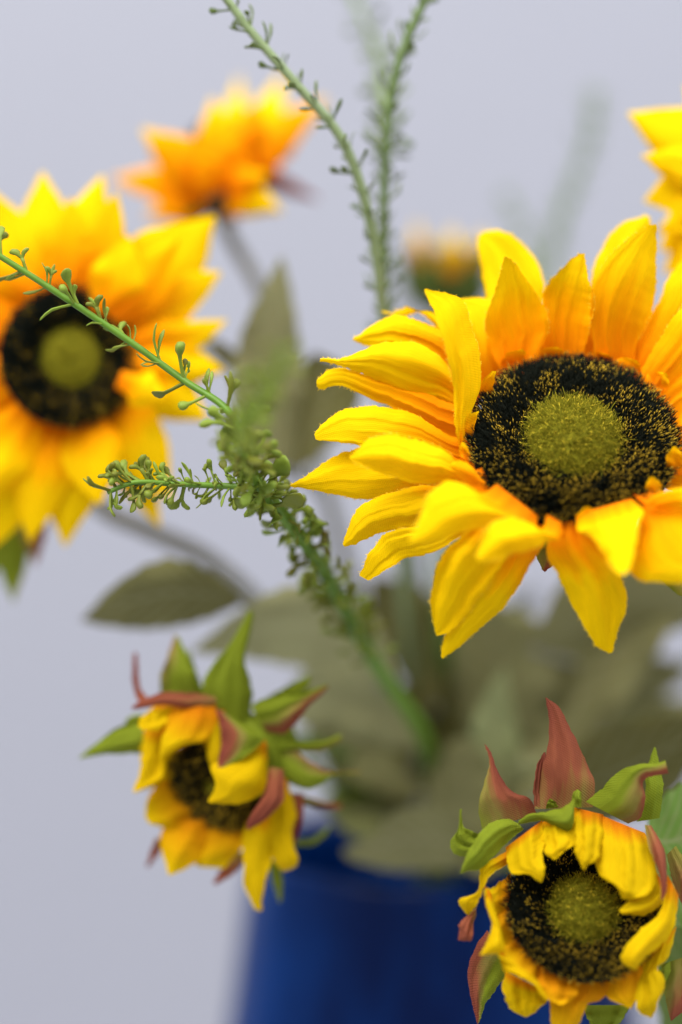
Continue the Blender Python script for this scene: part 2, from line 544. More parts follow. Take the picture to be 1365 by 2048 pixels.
def seed_disc(root, px, py, d, Rm, tilt, yaw, inner=0.48, n_ring=6000, n_cen=2500, rise=0.005, blen=0.0028, brad=0.00013,
              cup=0.0, gold=0.0, seed=1, offs=(0, 0)):
    r = np.random.default_rng(seed)
    tl, yw = math.radians(tilt), math.radians(yaw)
    n = cvec(math.sin(yw) * math.cos(tl), math.sin(tl), -math.cos(yw) * math.cos(tl))
    e1 = np.cross(cvec(0, 1, 0), n); e1 /= np.linalg.norm(e1)
    e2 = np.cross(n, e1)
    C = PX(px, py, d)
    ri = Rm * inner

    def hgt(q):        # q = r/R
        ring = 0.0022 * np.sin(np.pi * np.clip((q - inner * .9) / (1.06 - inner * .9), 0, 1)) + cup * q * q
        dome = rise * np.sqrt(np.clip(1 - (q / (inner * 1.04)) ** 2, 0, 1)) ** 1.2
        return np.where(q < inner, np.maximum(dome, 0), ring * 1.0)

    def surf(q, a):
        return C + (q * Rm * np.cos(a))[:, None] * e1 + (q * Rm * np.sin(a))[:, None] * e2 + hgt(q)[:, None] * n

    def lathe(name, qs, mat, par, extra=0.0):
        A = np.linspace(0, 2 * math.pi, 48, endpoint=False)
        rows = [surf(np.full(48, q), A) - n * (extra if k == len(qs) - 1 else 0) for k, q in enumerate(qs)]
        W = np.array(rows) - origin_of(par)
        idx = np.arange(len(qs) * 48).reshape(len(qs), 48); nx = np.roll(idx, -1, 1)
        f = np.stack([idx[:-1], nx[:-1], nx[1:], idx[1:]], -1).reshape(-1, 4).tolist()
        me = bpy.data.meshes.new(name); me.from_pydata(W.reshape(-1, 3).tolist(), [], f)
        me.polygons.foreach_set('use_smooth', [True] * len(f))
        return link(name, me, par, mat)

    ring = lathe('seed_ring', [inner * .9, inner + .03, .6, .7, .8, .9, .97, 1.0], M_RING, root, 0.003)
    cen = lathe('seed_center', [0.01, .12, .22, .32, inner * .85, inner * .95, inner * 1.0], M_CENTRE, root)
    q = np.sqrt(r.uniform((inner * 0.97) ** 2, 1.0, n_ring)); a = r.uniform(0, 2 * math.pi, n_ring)
    rad_dir = np.cos(a)[:, None] * e1 + np.sin(a)[:, None] * e2
    tan_dir = -np.sin(a)[:, None] * e1 + np.cos(a)[:, None] * e2
    # bristles lean in clumps
    cl = np.sin(a * 23 + q * 40) * 0.25
    lean = 0.15 + 0.75 * ((q - inner) / (1 - inner))
    dr = n + rad_dir * (lean + r.normal(0, .28, n_ring))[:, None] + tan_dir * (cl + r.normal(0, .28, n_ring))[:, None]
    dr /= np.linalg.norm(dr, axis=1)[:, None]
    ln = blen * r.uniform(.6, 1.15, n_ring)
    # gold shows in patches
    pat = 0.5 + 0.16 * np.sin(a * 5 + 1.3) * np.sin(q * 17) + 0.10 * np.sin(a * 11 + q * 9) + 0.10 * np.sin(a + 2.6)
    rn = np.clip(r.uniform(0, 1, n_ring) * 0.72 + (pat - 0.5) * 0.8 + gold, 0, 1)
    bristles(ring, 'seed_bristles', surf(q, a), dr, ln, np.full(n_ring, brad) * r.uniform(.6, 1.1, n_ring) * np.where(rn > .52, 1.15, .9), M_BR, rn)
    longs(cen, C, n, e1, e2, ri, hgt, Rm, r, blen) if n_cen > 1500 else None
    q = np.sqrt(r.uniform(0, inner**2 * .98, n_cen)); a = r.uniform(0, 2 * math.pi, n_cen)
    rad_dir = np.cos(a)[:, None] * e1 + np.sin(a)[:, None] * e2
    dr = n * 0.55 + rad_dir * (q / inner * .9)[:, None] + r.normal(0, .55, (n_cen, 3))
    dr /= np.linalg.norm(dr, axis=1)[:, None]
    rr = np.clip(r.uniform(0, 1, n_cen) ** 1.6 + .25 * np.cos(a + .9) * q / inner, 0, 1)
    bristles(cen, 'center_bristles', surf(q, a) - n * 0.0002, dr, blen * 0.62 * r.uniform(.4, 1.4, n_cen),
             np.full(n_cen, brad * 0.5), M_CBR, rr)
    return n


def leaf(root, L, R, d, dz=(0, 0, 0), pale=0.3, fresh=0.0, roll=0.0, bulge=1.0, stem_at=None, **kw):
    if d > .56:
        d = .512 + (d - .512) * .70
    if roll == 0.0:
        roll = random.choice((-1, 1)) * random.uniform(4, 11)
    o = sheet(root, 'leaf', L, R, d, dz, M_LEAF, roll=roll, folds=((1.3, .8),), frill=1.5, bulge=bulge, crease=1.6, serr=7, rag=0.5, nu=9, nv=33, pale=pale, fresh=fresh, **kw)
    if stem_at is not None:
        b = (np.array(L[0]) + np.array(R[0])) / 2
        tube(root, 'petiole', [PX(b[0], b[1], d + dz[0] * .001), PX((b[0] + stem_at[0]) / 2, (b[1] + stem_at[1]) / 2 + 8, (d + stem_at[2]) / 2), PX(*stem_at)],
             [0.0009, 0.0009], M_GREYSTEM, 6)
    return o


# ------------------------------------------------------------------ setting
def box_plane(name, verts, mat, label=None):
    me = bpy.data.meshes.new(name); me.from_pydata(verts, [], [(0, 1, 2, 3)])
    o = link(name, me, None, mat); o['kind'] = 'structure'
    return o


M_WALL = simple('white_wall_paint', (0.325, 0.330, 0.374), 0.9, 0.15, 0.012, 60, 0.03)
M_TABLE = simple('white_table_top', (0.70, 0.70, 0.74), 0.6, 0.3, 0.02, 30)
box_plane('wall', [(-2.2, 1.0, -0.9), (2.2, 1.0, -0.9), (2.2, 1.0, 2.0), (-2.2, 1.0, 2.0)], M_WALL)
VX = float(PX(866, 1692, 0.655)[0]); VY = float(PX(866, 1692, 0.655)[1]); RIMZ = float(PX(866, 1692, 0.655)[2])
# table top, a real slab
tb = bpy.data.meshes.new('table')
x0, x1, y0, y1, z0, z1 = -0.7, 0.7, 0.25, 0.985, -0.03, 0.0
tb.from_pydata([(x0, y0, z0), (x1, y0, z0), (x1, y1, z0), (x0, y1, z0), (x0, y0, z1), (x1, y0, z1), (x1, y1, z1), (x0, y1, z1)], [],
               [(0, 3, 2, 1), (4, 5, 6, 7), (0, 1, 5, 4), (1, 2, 6, 5), (2, 3, 7, 6), (3, 0, 4, 7)])
tbo = link('table', tb, None, M_TABLE); tbo['kind'] = 'structure'

# ------------------------------------------------------------------ vase
def vase():
    root = thing('vase', 'glossy deep blue round-shouldered vase holding all the flowers', 'vase', (VX, VY, 0.0))
    m, nt, out = new_mat('blue_glaze')
    pr = nd(nt, 'ShaderNodeBsdfPrincipled')
    tc = nd(nt, 'ShaderNodeTexCoord')
    nz = nd(nt, 'ShaderNodeTexNoise'); nz.inputs['Scale'].default_value = 32; nz.inputs['Detail'].default_value = 3
    mp = nd(nt, 'ShaderNodeMapping'); mp.inputs['Scale'].default_value = (1, 1, 0.35)
    nt.links.new(tc.outputs['Object'], mp.inputs[0]); nt.links.new(mp.outputs[0], nz.inputs['Vector'])
    rp = ramp(nt, [(0.38, (0.0001, 0.007, 0.05)), (0.62, (0.0001, 0.026, 0.14))])
    nt.links.new(nz.outputs[0], rp.inputs[0]); nt.links.new(rp.outputs[0], pr.inputs['Base Color'])
    pr.inputs['Roughness'].default_value = 0.3
    pr.inputs['Specular IOR Level'].default_value = 0.15
    nt.links.new(pr.outputs[0], out.inputs[0])
    k = 0.655 * S / 2048
    H = RIMZ
    prof = [(0.0, 0.004), (0.036, 0.004), (0.041, 0.0), (0.045, 0.006), (0.053, 0.04), (0.0600, 0.10), (0.0615, 0.15), (0.0595, 0.19),
            (0.0545, H - 0.04), (0.0512, H - 0.014), (0.0500, H - 0.006), (0.0502, H), (0.0488, H + 0.0014), (0.0472, H), (0.0468, H - 0.008),
            (0.0475, H - 0.02), (0.049, H - 0.045), (0.052, 0.12), (0.04, 0.03), (0.0, 0.02)]
    N = 72
    pts = catmull([(r_ * 1000, z * 1000) for r_, z in prof], 90) / 1000
    pts[:, 0] = np.clip(pts[:, 0], 0.0003, None)
    A = np.linspace(0, 2 * math.pi, N, endpoint=False)
    W = np.stack([pts[:, 0:1] * np.cos(A), pts[:, 0:1] * np.sin(A), np.repeat(pts[:, 1:2], N, 1)], -1)
    idx = np.arange(len(pts) * N).reshape(-1, N); nx = np.roll(idx, -1, 1)
    f = np.stack([idx[:-1], nx[:-1], nx[1:], idx[1:]], -1).reshape(-1, 4).tolist()
    me = bpy.data.meshes.new('vase_body'); me.from_pydata(W.reshape(-1, 3).tolist(), [], f)
    me.polygons.foreach_set('use_smooth', [True] * len(f))
    link('vase_body', me, root, m)


vase()
MOUTH = (872, 1670, 0.655)
IN_VASE = (875, 1860, 0.656)


def flower(name, label, cat, base, group):
    return thing(name, label, cat, tuple(PX(*base)), group)


GF = 'open sunflower heads'
GB = 'half-open sunflower buds'

# ------------------------------------------------------------------ main sunflower
D = FOCUS
A1 = flower('sunflower', 'large sharp open sunflower with dark bristly disc, nearest the right edge', 'sunflower', (872, 1800, 0.656), GF)


def hz(py):
    return (885 - py) * 0.077


def fray(o, n=90, ln=0.0007, rad=0.00005):
    """loose threads along the cut edge of a cloth petal"""
    r = np.random.default_rng(len(o.name) + int(rng.integers(1e6)))
    me = o.data
    co = np.empty(len(me.vertices) * 3); me.vertices.foreach_get('co', co); co = co.reshape(-1, 3)
    nu = int(o['nu']); G = co.reshape(-1, nu, 3)
    nv = len(G)
    side = r.integers(0, 2, n)
    burst = r.uniform(.35, .95, 5)
    v = np.clip(np.where(r.random(n) < .6, r.choice(burst, n) + r.normal(0, .05, n), r.uniform(.3, 1, n)), .2, .985) * (nv - 1)
    i = v.astype(int); f = (v - i)[:, None]
    col = np.where(side, nu - 1, 0); inn = np.where(side, nu - 2, 1)
    p = G[i, col] * (1 - f) + G[i + 1, col] * f
    q = G[i, inn] * (1 - f) + G[i + 1, inn] * f
    dv = p - q; dv /= np.linalg.norm(dv, axis=1)[:, None] + 1e-9
    al = G[i + 1, col] - G[i, col]; al /= np.linalg.norm(al, axis=1)[:, None] + 1e-9
    dv = dv + al * r.uniform(.1, .8, n)[:, None] + r.normal(0, .25, (n, 3)); dv /= np.linalg.norm(dv, axis=1)[:, None]
    bristles(o, 'frayed_threads', p - dv * .0002 + origin_of(o), dv, ln * r.uniform(.4, 1.3, n), np.full(n, rad), M_THREAD, r.random(n))


def inward(E, c, f):
    return [(E[0][0] + (c[0] - E[0][0]) * f, E[0][1] + (c[1] - E[0][1]) * f)] + list(E)


def pet(L, R, dz, root=A1, d=D, mat=M_PETAL, orange=0.55, name='petal', **kw):
    kw.setdefault('nu', 29); kw.setdefault('nv', 48); kw.setdefault('rag', 0.9)
    kw.setdefault('folds', ((1.2, .42), (2.4, .22), (4.4, .05)))
    kw.setdefault('lip', random.uniform(-.9, .9)); kw.setdefault('wav', 2.0); kw.setdefault('frill', .45); kw.setdefault('pleat', .65)
    return sheet(root, name, L, R, d, dz, mat, orange=orange, **kw)


def hp(L, R, mid, tip, back=2.0, **kw):
    b = (L[0][1] + R[0][1]) / 2
    L, R = inward(L, (1145, 880), .16), inward(R, (1145, 880), .16)
    o = pet(L, R, (hz(b) + back + 1.0, hz(b) * .6 + mid * .4 + back * .5, mid, (mid + tip) / 2, tip), **kw)
    o['orange'] = o['orange'] * .78
    fray(o)
    return o


# -- rear and upper layer
hp([(990, 700), (978, 610), (964, 545), (955, 492), (957, 468)], [(1080, 700), (1088, 612), (1083, 545), (1054, 492), (1008, 463), (972, 462), (957, 468)], 21, 25, back=6, orange=.5)
hp([(1000, 740), (973, 662), (980, 610), (1000, 550), (1009, 514)], [(1072, 730), (1098, 650), (1090, 612), (1060, 570), (1026, 522), (1012, 513)], 9, 5, back=0, orange=.85, bulge=-1.6)
hp([(920, 760), (905, 690), (888, 640), (862, 606), (870, 603)], [(1010, 740), (1000, 690), (993, 640), (985, 598), (880, 603)], 14, 17, back=4, orange=.6)
hp([(1092, 715), (1085, 622), (1095, 575), (1120, 540), (1154, 509), (1163, 507)], [(1162, 720), (1180, 660), (1187, 600), (1177, 550), (1169, 507)], 10, 7, back=0, orange=.85, bulge=(-2, -2.5, 0), roll=(0, -1.5, -2))
hp([(1180, 690), (1183, 560), (1205, 492), (1242, 450), (1288, 431), (1300, 433)], [(1290, 690), (1300, 570), (1304, 490), (1301, 436)], 19, 22, back=6, orange=.55)
hp([(1190, 725), (1180, 605), (1200, 540), (1250, 482), (1299, 451), (1311, 448)], [(1268, 745), (1272, 690), (1300, 640), (1312, 560), (1314, 500), (1313, 450)], 9, 6, back=0, orange=.8, bulge=(-1.5, 2.2, .5), roll=(2, 2, 3))
hp([(1262, 735), (1275, 690), (1302, 630), (1345, 545), (1400, 480), (1425, 462)], [(1325, 770), (1370, 720), (1412, 640), (1440, 560), (1428, 464)], 15, 18, back=4, orange=.75)
hp([(1275, 755), (1310, 690), (1360, 620), (1420, 560), (1475, 525)], [(1345, 800), (1420, 740), (1475, 670), (1490, 590), (1477, 527)], 7, 8, back=0, orange=.7, bulge=2)
hp([(1320, 790), (1400, 720), (1480, 690), (1560, 690), (1610, 705)], [(1360, 850), (1440, 830), (1530, 790), (1590, 750), (1612, 709)], 6, 6, orange=.6)
hp([(1345, 840), (1430, 800), (1530, 800), (1640, 850)], [(1360, 920), (1440, 930), (1540, 920), (1640, 856)], 2, 2, orange=.6)
hp([(1350, 900), (1440, 900), (1530, 930), (1600, 985)], [(1340, 980), (1420, 1010), (1520, 1030), (1600, 991)], -4, -3, orange=.6)
for a_, b_, c_ in [((1060, 730), (1080, 600), 90), ((1180, 725), (1185, 590), 100), ((1270, 750), (1300, 620), 100), ((960, 780), (930, 690), 80)]:
    L_, R_ = spindle(a_, b_, c_)
    hp(L_, R_, 17, 19, back=7, orange=.9)
# -- left fan
hp([(905, 735), (870, 655), (820, 615), (785, 624), (763, 621)], [(935, 700), (890, 640), (850, 622), (810, 632), (764, 626)], 14, 16, back=5, orange=.5)
hp([(920, 780), (870, 720), (800, 700), (735, 693), (707, 681)], [(930, 720), (893, 668), (850, 645), (800, 632), (758, 642), (706, 677)], 9, 10, back=4, orange=.85, bulge=(1, 2, 1))
hp([(918, 815), (878, 802), (830, 799), (770, 770), (700, 737), (640, 722)], [(925, 770), (905, 738), (862, 700), (802, 682), (748, 690), (686, 717), (641, 717)], 3, 2, back=1, orange=.4, bulge=(1, 3, 1))
hp([(922, 885), (855, 851), (772, 811), (712, 783), (684, 772), (640, 778), (633, 767)], [(925, 815), (850, 785), (755, 755), (695, 737), (655, 742), (634, 760)], 5, 3, back=3, orange=1.0, bulge=(1, 2, .5))
hp([(930, 935), (850, 905), (760, 895), (720, 893), (690, 886), (632, 880)], [(930, 875), (895, 868), (830, 830), (770, 812), (700, 818), (652, 840), (629, 868)], 2, 0, back=1, orange=.6, bulge=(1, 3, 1.5), roll=(0, 1, 1))
hp([(940, 990), (850, 988), (742, 999), (690, 994), (648, 984), (581, 973)], [(935, 925), (830, 880), (722, 895), (655, 922), (615, 948), (580, 970)], 3, 1, back=3, orange=.55, bulge=(1, 1.5, .5))
hp([(945, 975), (900, 968), (842, 966), (770, 950), (702, 920)], [(930, 945), (905, 910), (868, 890), (792, 868), (736, 880), (699, 913)], -6, -9, back=-2, orange=.45, bulge=(1, 3, 1.5))
hp([(930, 1035), (870, 1045), (812, 1056), (742, 1072), (702, 1092), (688, 1094)], [(930, 985), (862, 972), (782, 984), (722, 1012), (696, 1055), (686, 1088)], 0, 0, back=2, orange=.5, bulge=(1, 2, 1))
hp([(945, 1065), (915, 1078), (862, 1106), (802, 1122), (738, 1162)], [(930, 1025), (850, 1050), (770, 1068), (740, 1105), (720, 1152)], -2, -2, back=2, orange=.45, bulge=(1, 1.5, .5))
# -- the upright folded petal left of the disc
hp([(926, 905), (914, 870), (908, 830), (905, 760), (890, 690), (866, 620), (849, 580)], [(932, 885), (942, 830), (962, 775), (962, 730), (944, 650), (926, 598), (885, 586), (851, 578)], -2, -7, back=-1, orange=.25, bulge=(1.5, 2.5, 1), roll=(1, 3, 2), folds=((2.2, .35),))
# -- lower petals
hp([(1048, 1068), (1000, 1142), (940, 1222), (900, 1262), (874, 1272)], [(960, 1040), (915, 1078), (872, 1140), (862, 1205), (870, 1262)], -10, -8, back=1, orange=.4, bulge=(1, 2.5, 1), folds=((2.0, .5), (3.1, .25)))
hp([(1090, 1085), (1068, 1120), (1040, 1172), (985, 1236), (922, 1290), (886, 1318)], [(1020, 1072), (985, 1120), (930, 1200), (893, 1260), (882, 1312)], -8, -6, back=3, orange=.6, bulge=(1, 2.5, 1), folds=((2.0, .7), (3.1, .3)))
hp([(1065, 1062), (1005, 1054), (932, 1062), (872, 1086), (824, 1086)], [(965, 985), (935, 972), (895, 962), (862, 985), (842, 1030), (818, 1080)], -21, -26, back=-4, orange=.35, bulge=(1, 3, 1), folds=((1.4, .4),))
hp([(1120, 1078), (1098, 1084), (1050, 1102), (992, 1118), (957, 1122)], [(1085, 1058), (1060, 1046), (1020, 1036), (985, 1045), (962, 1085), (953, 1116)], -22, -26, back=-4, orange=.3, bulge=(1, 3, 1), folds=((1.4, .4),))
hp([(1190, 1070), (1222, 1118), (1251, 1170), (1254, 1208), (1237, 1262), (1225, 1305)], [(1098, 1076), (1095, 1110), (1112, 1146), (1152, 1222), (1188, 1286), (1217, 1307)], -10, -8, back=1, orange=.55, bulge=(1, 3, .6), folds=((2.0, .8), (3.2, .4)))
hp([(1285, 1020), (1280, 1050), (1272, 1090), (1262, 1135), (1248, 1150)], [(1155, 1058), (1178, 1070), (1202, 1096), (1225, 1135), (1240, 1149)], -24, -30, back=-4, orange=.25, bulge=(2, 3, 1), folds=((1.2, .4),))
hp([(1330, 1000), (1400, 1010), (1450, 1080), (1450, 1160)], [(1284, 1022), (1266, 1085), (1258, 1135), (1285, 1162), (1360, 1166), (1448, 1166)], -20, -24, back=-2, orange=.75, bulge=(2, 3, 1))
hp([(1320, 1020), (1360, 1018), (1430, 1020), (1500, 1040)], [(1288, 1008), (1312, 988), (1365, 975), (1440, 985), (1500, 1034)], -20, -22, back=-5, orange=.6, bulge=(1, 3, 1))
# -- little inner tabs round the disc
for L, R, a, b in [
    ([(955, 800), (958, 770), (985, 742)], [(985, 790), (990, 760), (992, 742)], 4, 2), ([(928, 890), (926, 865), (938, 828)], [(945, 880), (950, 850), (958, 822)], 0, -2),
    ([(928, 930), (918, 905), (922, 885)], [(945, 930), (940, 905), (930, 884)], -3, -5), ([(975, 1000), (930, 965), (900, 932), (912, 922)], [(985, 985), (958, 950), (935, 925), (918, 921)], -9, -11),
    ([(1000, 735), (1012, 708), (1038, 700)], [(1048, 722), (1052, 706), (1045, 698)], 12, 8), ([(1070, 720), (1085, 698), (1110, 694)], [(1130, 716), (1128, 702), (1115, 694)], 13, 9),
    ([(1165, 716), (1185, 702), (1210, 708)], [(1225, 722), (1225, 714), (1215, 708)], 13, 9), ([(1225, 740), (1240, 715), (1270, 720)], [(1275, 755), (1282, 735), (1275, 721)], 12, 8),
    ([(1285, 770), (1300, 745), (1330, 745)], [(1325, 810), (1340, 775), (1334, 747)], 9, 6), ([(1152, 1060), (1152, 1035), (1170, 1014)], [(1200, 1050), (1194, 1028), (1178, 1013)], -14, -17),
    ([(1290, 1005), (1290, 975), (1300, 954)], [(1320, 1000), (1324, 970), (1308, 953)], -9, -12), ([(1335, 950), (1333, 915), (1345, 893)], [(1368, 950), (1368, 915), (1352, 892)], -6, -8),
    ([(1060, 1072), (1075, 1062), (1090, 1058)], [(1130, 1076), (1125, 1062), (1100, 1056)], -14, -17), ([(1225, 1035), (1230, 1015), (1250, 1010)], [(1275, 1020), (1270, 1010), (1256, 1009)], -13, -16)]:
    pet(L, R, (hz((L[0][1] + R[0][1]) / 2), (a + b) / 2, b), orange=.9, nu=9, nv=16, bulge=.7, rag=.6, folds=())
# -- sepals behind the head
for L, R, z in [([(1080, 1060), (1070, 1100), (1085, 1140)], [(1110, 1060), (1125, 1110), (1090, 1144)], 0), ([(1300, 1060), (1310, 1140), (1350, 1185), (1375, 1197)], [(1380, 1060), (1400, 1140), (1390, 1185), (1378, 1197)], -6),
                ([(930, 930), (800, 940), (740, 960)], [(930, 990), (820, 985), (742, 964)], 14), ([(1000, 690), (990, 600), (1020, 540)], [(1070, 690), (1060, 600), (1024, 540)], 32)]:
    sheet(A1, 'sepal', L, R, D, (4 + z, z + 4, z), M_SEPAL, red=.45, side=.5)
seed_disc(A1, 1145, 889, D + 0.0005, 0.0215, 36, 0, inner=0.50, n_ring=15000, n_cen=5200, rise=0.0062, blen=0.0032, brad=0.00010, gold=-0.05, seed=3)
# green cup behind the head and the stem
tube(A1, 'receptacle', [PX(1140, 925, D + .012), PX(1130, 950, D + .020), PX(1110, 985, D + .03)], [0.016, 0.011, 0.003], M_SEPAL, 20)
tube(A1, 'stem', [PX(1118, 965, D + .022), PX(1010, 1030, D + .06), PX(900, 1140, .59), PX(884, 1320, .61), PX(872, 1500, .64), PX(*MOUTH), PX(*IN_VASE)], [0.0026, 0.0026, 0.0028], M_STEM, 10, 60)

# ------------------------------------------------------------------ left sunflower
DL = 0.552
A2 = flower('sunflower', 'blurred open sunflower facing the camera, at the left edge behind the green sprig', 'sunflower', (860, 1800, 0.655), GF)


def fl(base, tip, wd, dz, bend=0, cen=None, root=A2, d=DL, orange=.6, **kw):
    L, R = spindle(base, tip, wd, bend)
    if cen:
        L, R = inward(L, cen, .22), inward(R, cen, .22)
    return pet(L, R, dz, root=root, d=d, orange=orange, nu=9, nv=20, rag=.5, **kw)


for b, t, wd, dz, bd, og in [
    ((60, 590), (-10, 385), 120, (4, 8, 8), 0, .6), ((95, 570), (85, 343), 115, (6, 9, 10), 0, .6), ((130, 565), (140, 395), 95, (2, 2, 0), 6, .8),
    ((150, 562), (205, 350), 105, (6, 9, 10), -5, .6), ((200, 570), (235, 385), 90, (2, 2, 0), -8, .7), ((215, 600), (255, 470), 100, (0, -2, -3), 10, .5),
    ((235, 590), (432, 432), 150, (5, 6, 6), 12, .55), ((250, 620), (360, 470), 90, (1, 0, -3), 0, .9), ((262, 650), (443, 545), 110, (4, 4, 6), -6, .8),
    ((265, 690), (455, 640), 78, (3, 3, 4), 14, .8), ((265, 730), (449, 740), 100, (3, 3, 4), -6, .6), ((262, 760), (416, 842), 110, (4, 4, 5), -12, .55),
    ((265, 770), (330, 800), 70, (-2, -5, -6), 0, .5), ((235, 810), (345, 1000), 118, (3, 4, 4), 8, .5), ((215, 830), (320, 1054), 90, (5, 8, 8), 0, .5),
    ((180, 850), (200, 1010), 110, (1, 0, -2), 5, .55), ((150, 850), (130, 1093), 125, (4, 5, 6), 0, .6), ((110, 855), (60, 1085), 110, (3, 2, 3), 6, .6),
    ((80, 850), (-15, 1098), 120, (4, 5, 6), 0, .6), ((55, 830), (-60, 1010), 110, (1, 0, -2), 0, .55), ((30, 790), (-150, 940), 110, (4, 5, 6), 0, .8),
    ((20, 740), (-190, 830), 110, (1, 0, 0), 0, .8), ((15, 700), (-200, 700), 110, (4, 5, 6), 0, .8), ((20, 650), (-190, 590), 110, (1, 0, 0), 0, .9),
    ((35, 610), (-120, 460), 120, (4, 5, 6), 0, .9), ((60, 590), (-60, 500), 100, (1, 0, -2), 0, .8)]:
    fl(b, t, wd * 1.12, dz, bd, cen=(140, 715), orange=og * .85, bulge=2)
seed_disc(A2, 140, 715, DL, 0.0158, 4, 18, inner=0.48, n_ring=3500, n_cen=1200, gold=-.1, rise=0.0022, blen=0.0024, brad=0.00016, seed=5)
for b, t, wd, z in [((20, 1020), (28, 1205), 75, 14), ((60, 1000), (72, 1130), 60, 12), ((-20, 1000), (-30, 1180), 90, 12), ((150, 560), (150, 400), 90, 14), ((240, 800), (300, 930), 70, 14)]:
    L, R = spindle(b, t, wd)
    sheet(A2, 'sepal', L, R, DL, (z, z + 3, z + 4), M_SEPAL, red=.12 if t[0] < 60 else .6, side=.3)
tube(A2, 'receptacle', [PX(140, 715, DL + .002), PX(136, 725, DL + .012), PX(134, 745, DL + .024)], [0.015, 0.010, 0.0025], M_SEPAL, 18)
tube(A2, 'stem', [PX(134, 745, DL + .02), PX(140, 860, .585), PX(190, 1000, .59), PX(290, 1058, .592), PX(420, 1120, .597), PX(560, 1250, .61), PX(740, 1450, .635), PX(850, 1660, .655), PX(862, 1860, .656)],
     [0.0022, 0.0022, 0.0025], M_GREYSTEM, 10, 70)
leaf(A2, [(482, 1192), (425, 1148), (335, 1120), (235, 1168), (163, 1240)], [(482, 1208), (405, 1240), (295, 1256), (205, 1250), (163, 1242)], .592, (0, -3, 2), pale=.12, bulge=3, stem_at=(560, 1250, .61))
leaf(A2, [(795, 1345), (745, 1225), (645, 1180), (560, 1180), (470, 1232), (385, 1300)], [(790, 1360), (705, 1335), (620, 1335), (520, 1318), (386, 1304)], .600, (6, 0, -2), pale=.78, bulge=3, stem_at=(700, 1400, .628))

# ------------------------------------------------------------------ rear sunflower, seen from the side
DR = 0.588
A3 = flower('sunflower', 'blurred sunflower seen from behind and below, upper left', 'sunflower', (868, 1800, 0.657), GF)
for b, t, wd, dz, bd, og in [
    ((420, 390), (222, 356), 80, (2, 8, 12), 4, 1.1), ((420, 385), (284, 258), 105, (0, -4, -4), 8, .85), ((415, 380), (330, 285), 70, (1, 2, 4), 0, .9),
    ((440, 370), (424, 196), 100, (0, -2, 0), 6, .8), ((465, 350), (478, 155), 70, (4, 16, 26), 0, .5), ((495, 335), (566, 152), 85, (6, 18, 30), 0, .5),
    ((495, 345), (655, 196), 80, (4, 8, 10), -8, .9), ((480, 345), (515, 205), 95, (0, -4, -4), 0, 1.3), ((450, 390), (395, 310), 90, (-2, -8, -10), 0, 1.1),
    ((440, 395), (566, 424), 80, (0, -6, -6), -12, .4), ((450, 385), (535, 345), 80, (-2, -8, -8), 0, .9), ((440, 385), (478, 270), 110, (-1, -6, -8), 0, 1.4),
    ((430, 392), (290, 432), 80, (2, 6, 8), 0, 1.0), ((510, 345), (548, 280), 80, (4, 4, 4), 0, 1.5)]:
    fl(b, t, wd, dz, bd, root=A3, d=DR, orange=og * 1.05, bulge=2.5)
for b, t, wd, z, rd in [((510, 345), (640, 400), 34, 10, .9), ((420, 405), (352, 436), 30, 3, .1), ((440, 400), (475, 450), 30, 4, .6)]:
    L, R = spindle(b, t, wd)
    sheet(A3, 'sepal', L, R, DR, (z, z, z + 2), M_SEPAL, red=rd, side=.2)
tube(A3, 'receptacle', [PX(440, 375, DR), PX(432, 400, DR - .002), PX(436, 425, DR)], [0.0040, 0.0034, 0.002], M_BROWN, 16)
seed_disc(A3, 452, 335, DR + .012, 0.012, 35, 170, inner=.48, n_ring=900, n_cen=300, seed=8)
tube(A3, 'stem', [PX(434, 415, DR), PX(470, 490, .6), PX(525, 590, .605), PX(600, 800, .612), PX(700, 1150, .625), PX(830, 1560, .65), PX(866, 1670, .657), PX(870, 1860, .657)], [0.0017, 0.0019, 0.0024], M_GREYSTEM, 10, 70)
leaf(A3, [(505, 930), (468, 770), (490, 655), (530, 575), (560, 515)], [(585, 935), (604, 800), (596, 680), (582, 580), (566, 515)], .600, (8, 0, -1), pale=.55, roll=5, bulge=1, stem_at=(640, 960, .618))
leaf(A3, [(575, 930), (585, 790), (600, 735), (630, 705)], [(600, 940), (680, 870), (716, 800), (705, 745), (634, 705)], .607, (8, 4, 2), pale=.05, stem_at=(650, 985, .619))
leaf(A3, [(560, 790), (500, 740), (450, 690), (398, 680)], [(560, 760), (520, 800), (460, 745), (398, 684)], .612, (2, 2, 2), pale=.1, stem_at=(595, 790, .612))

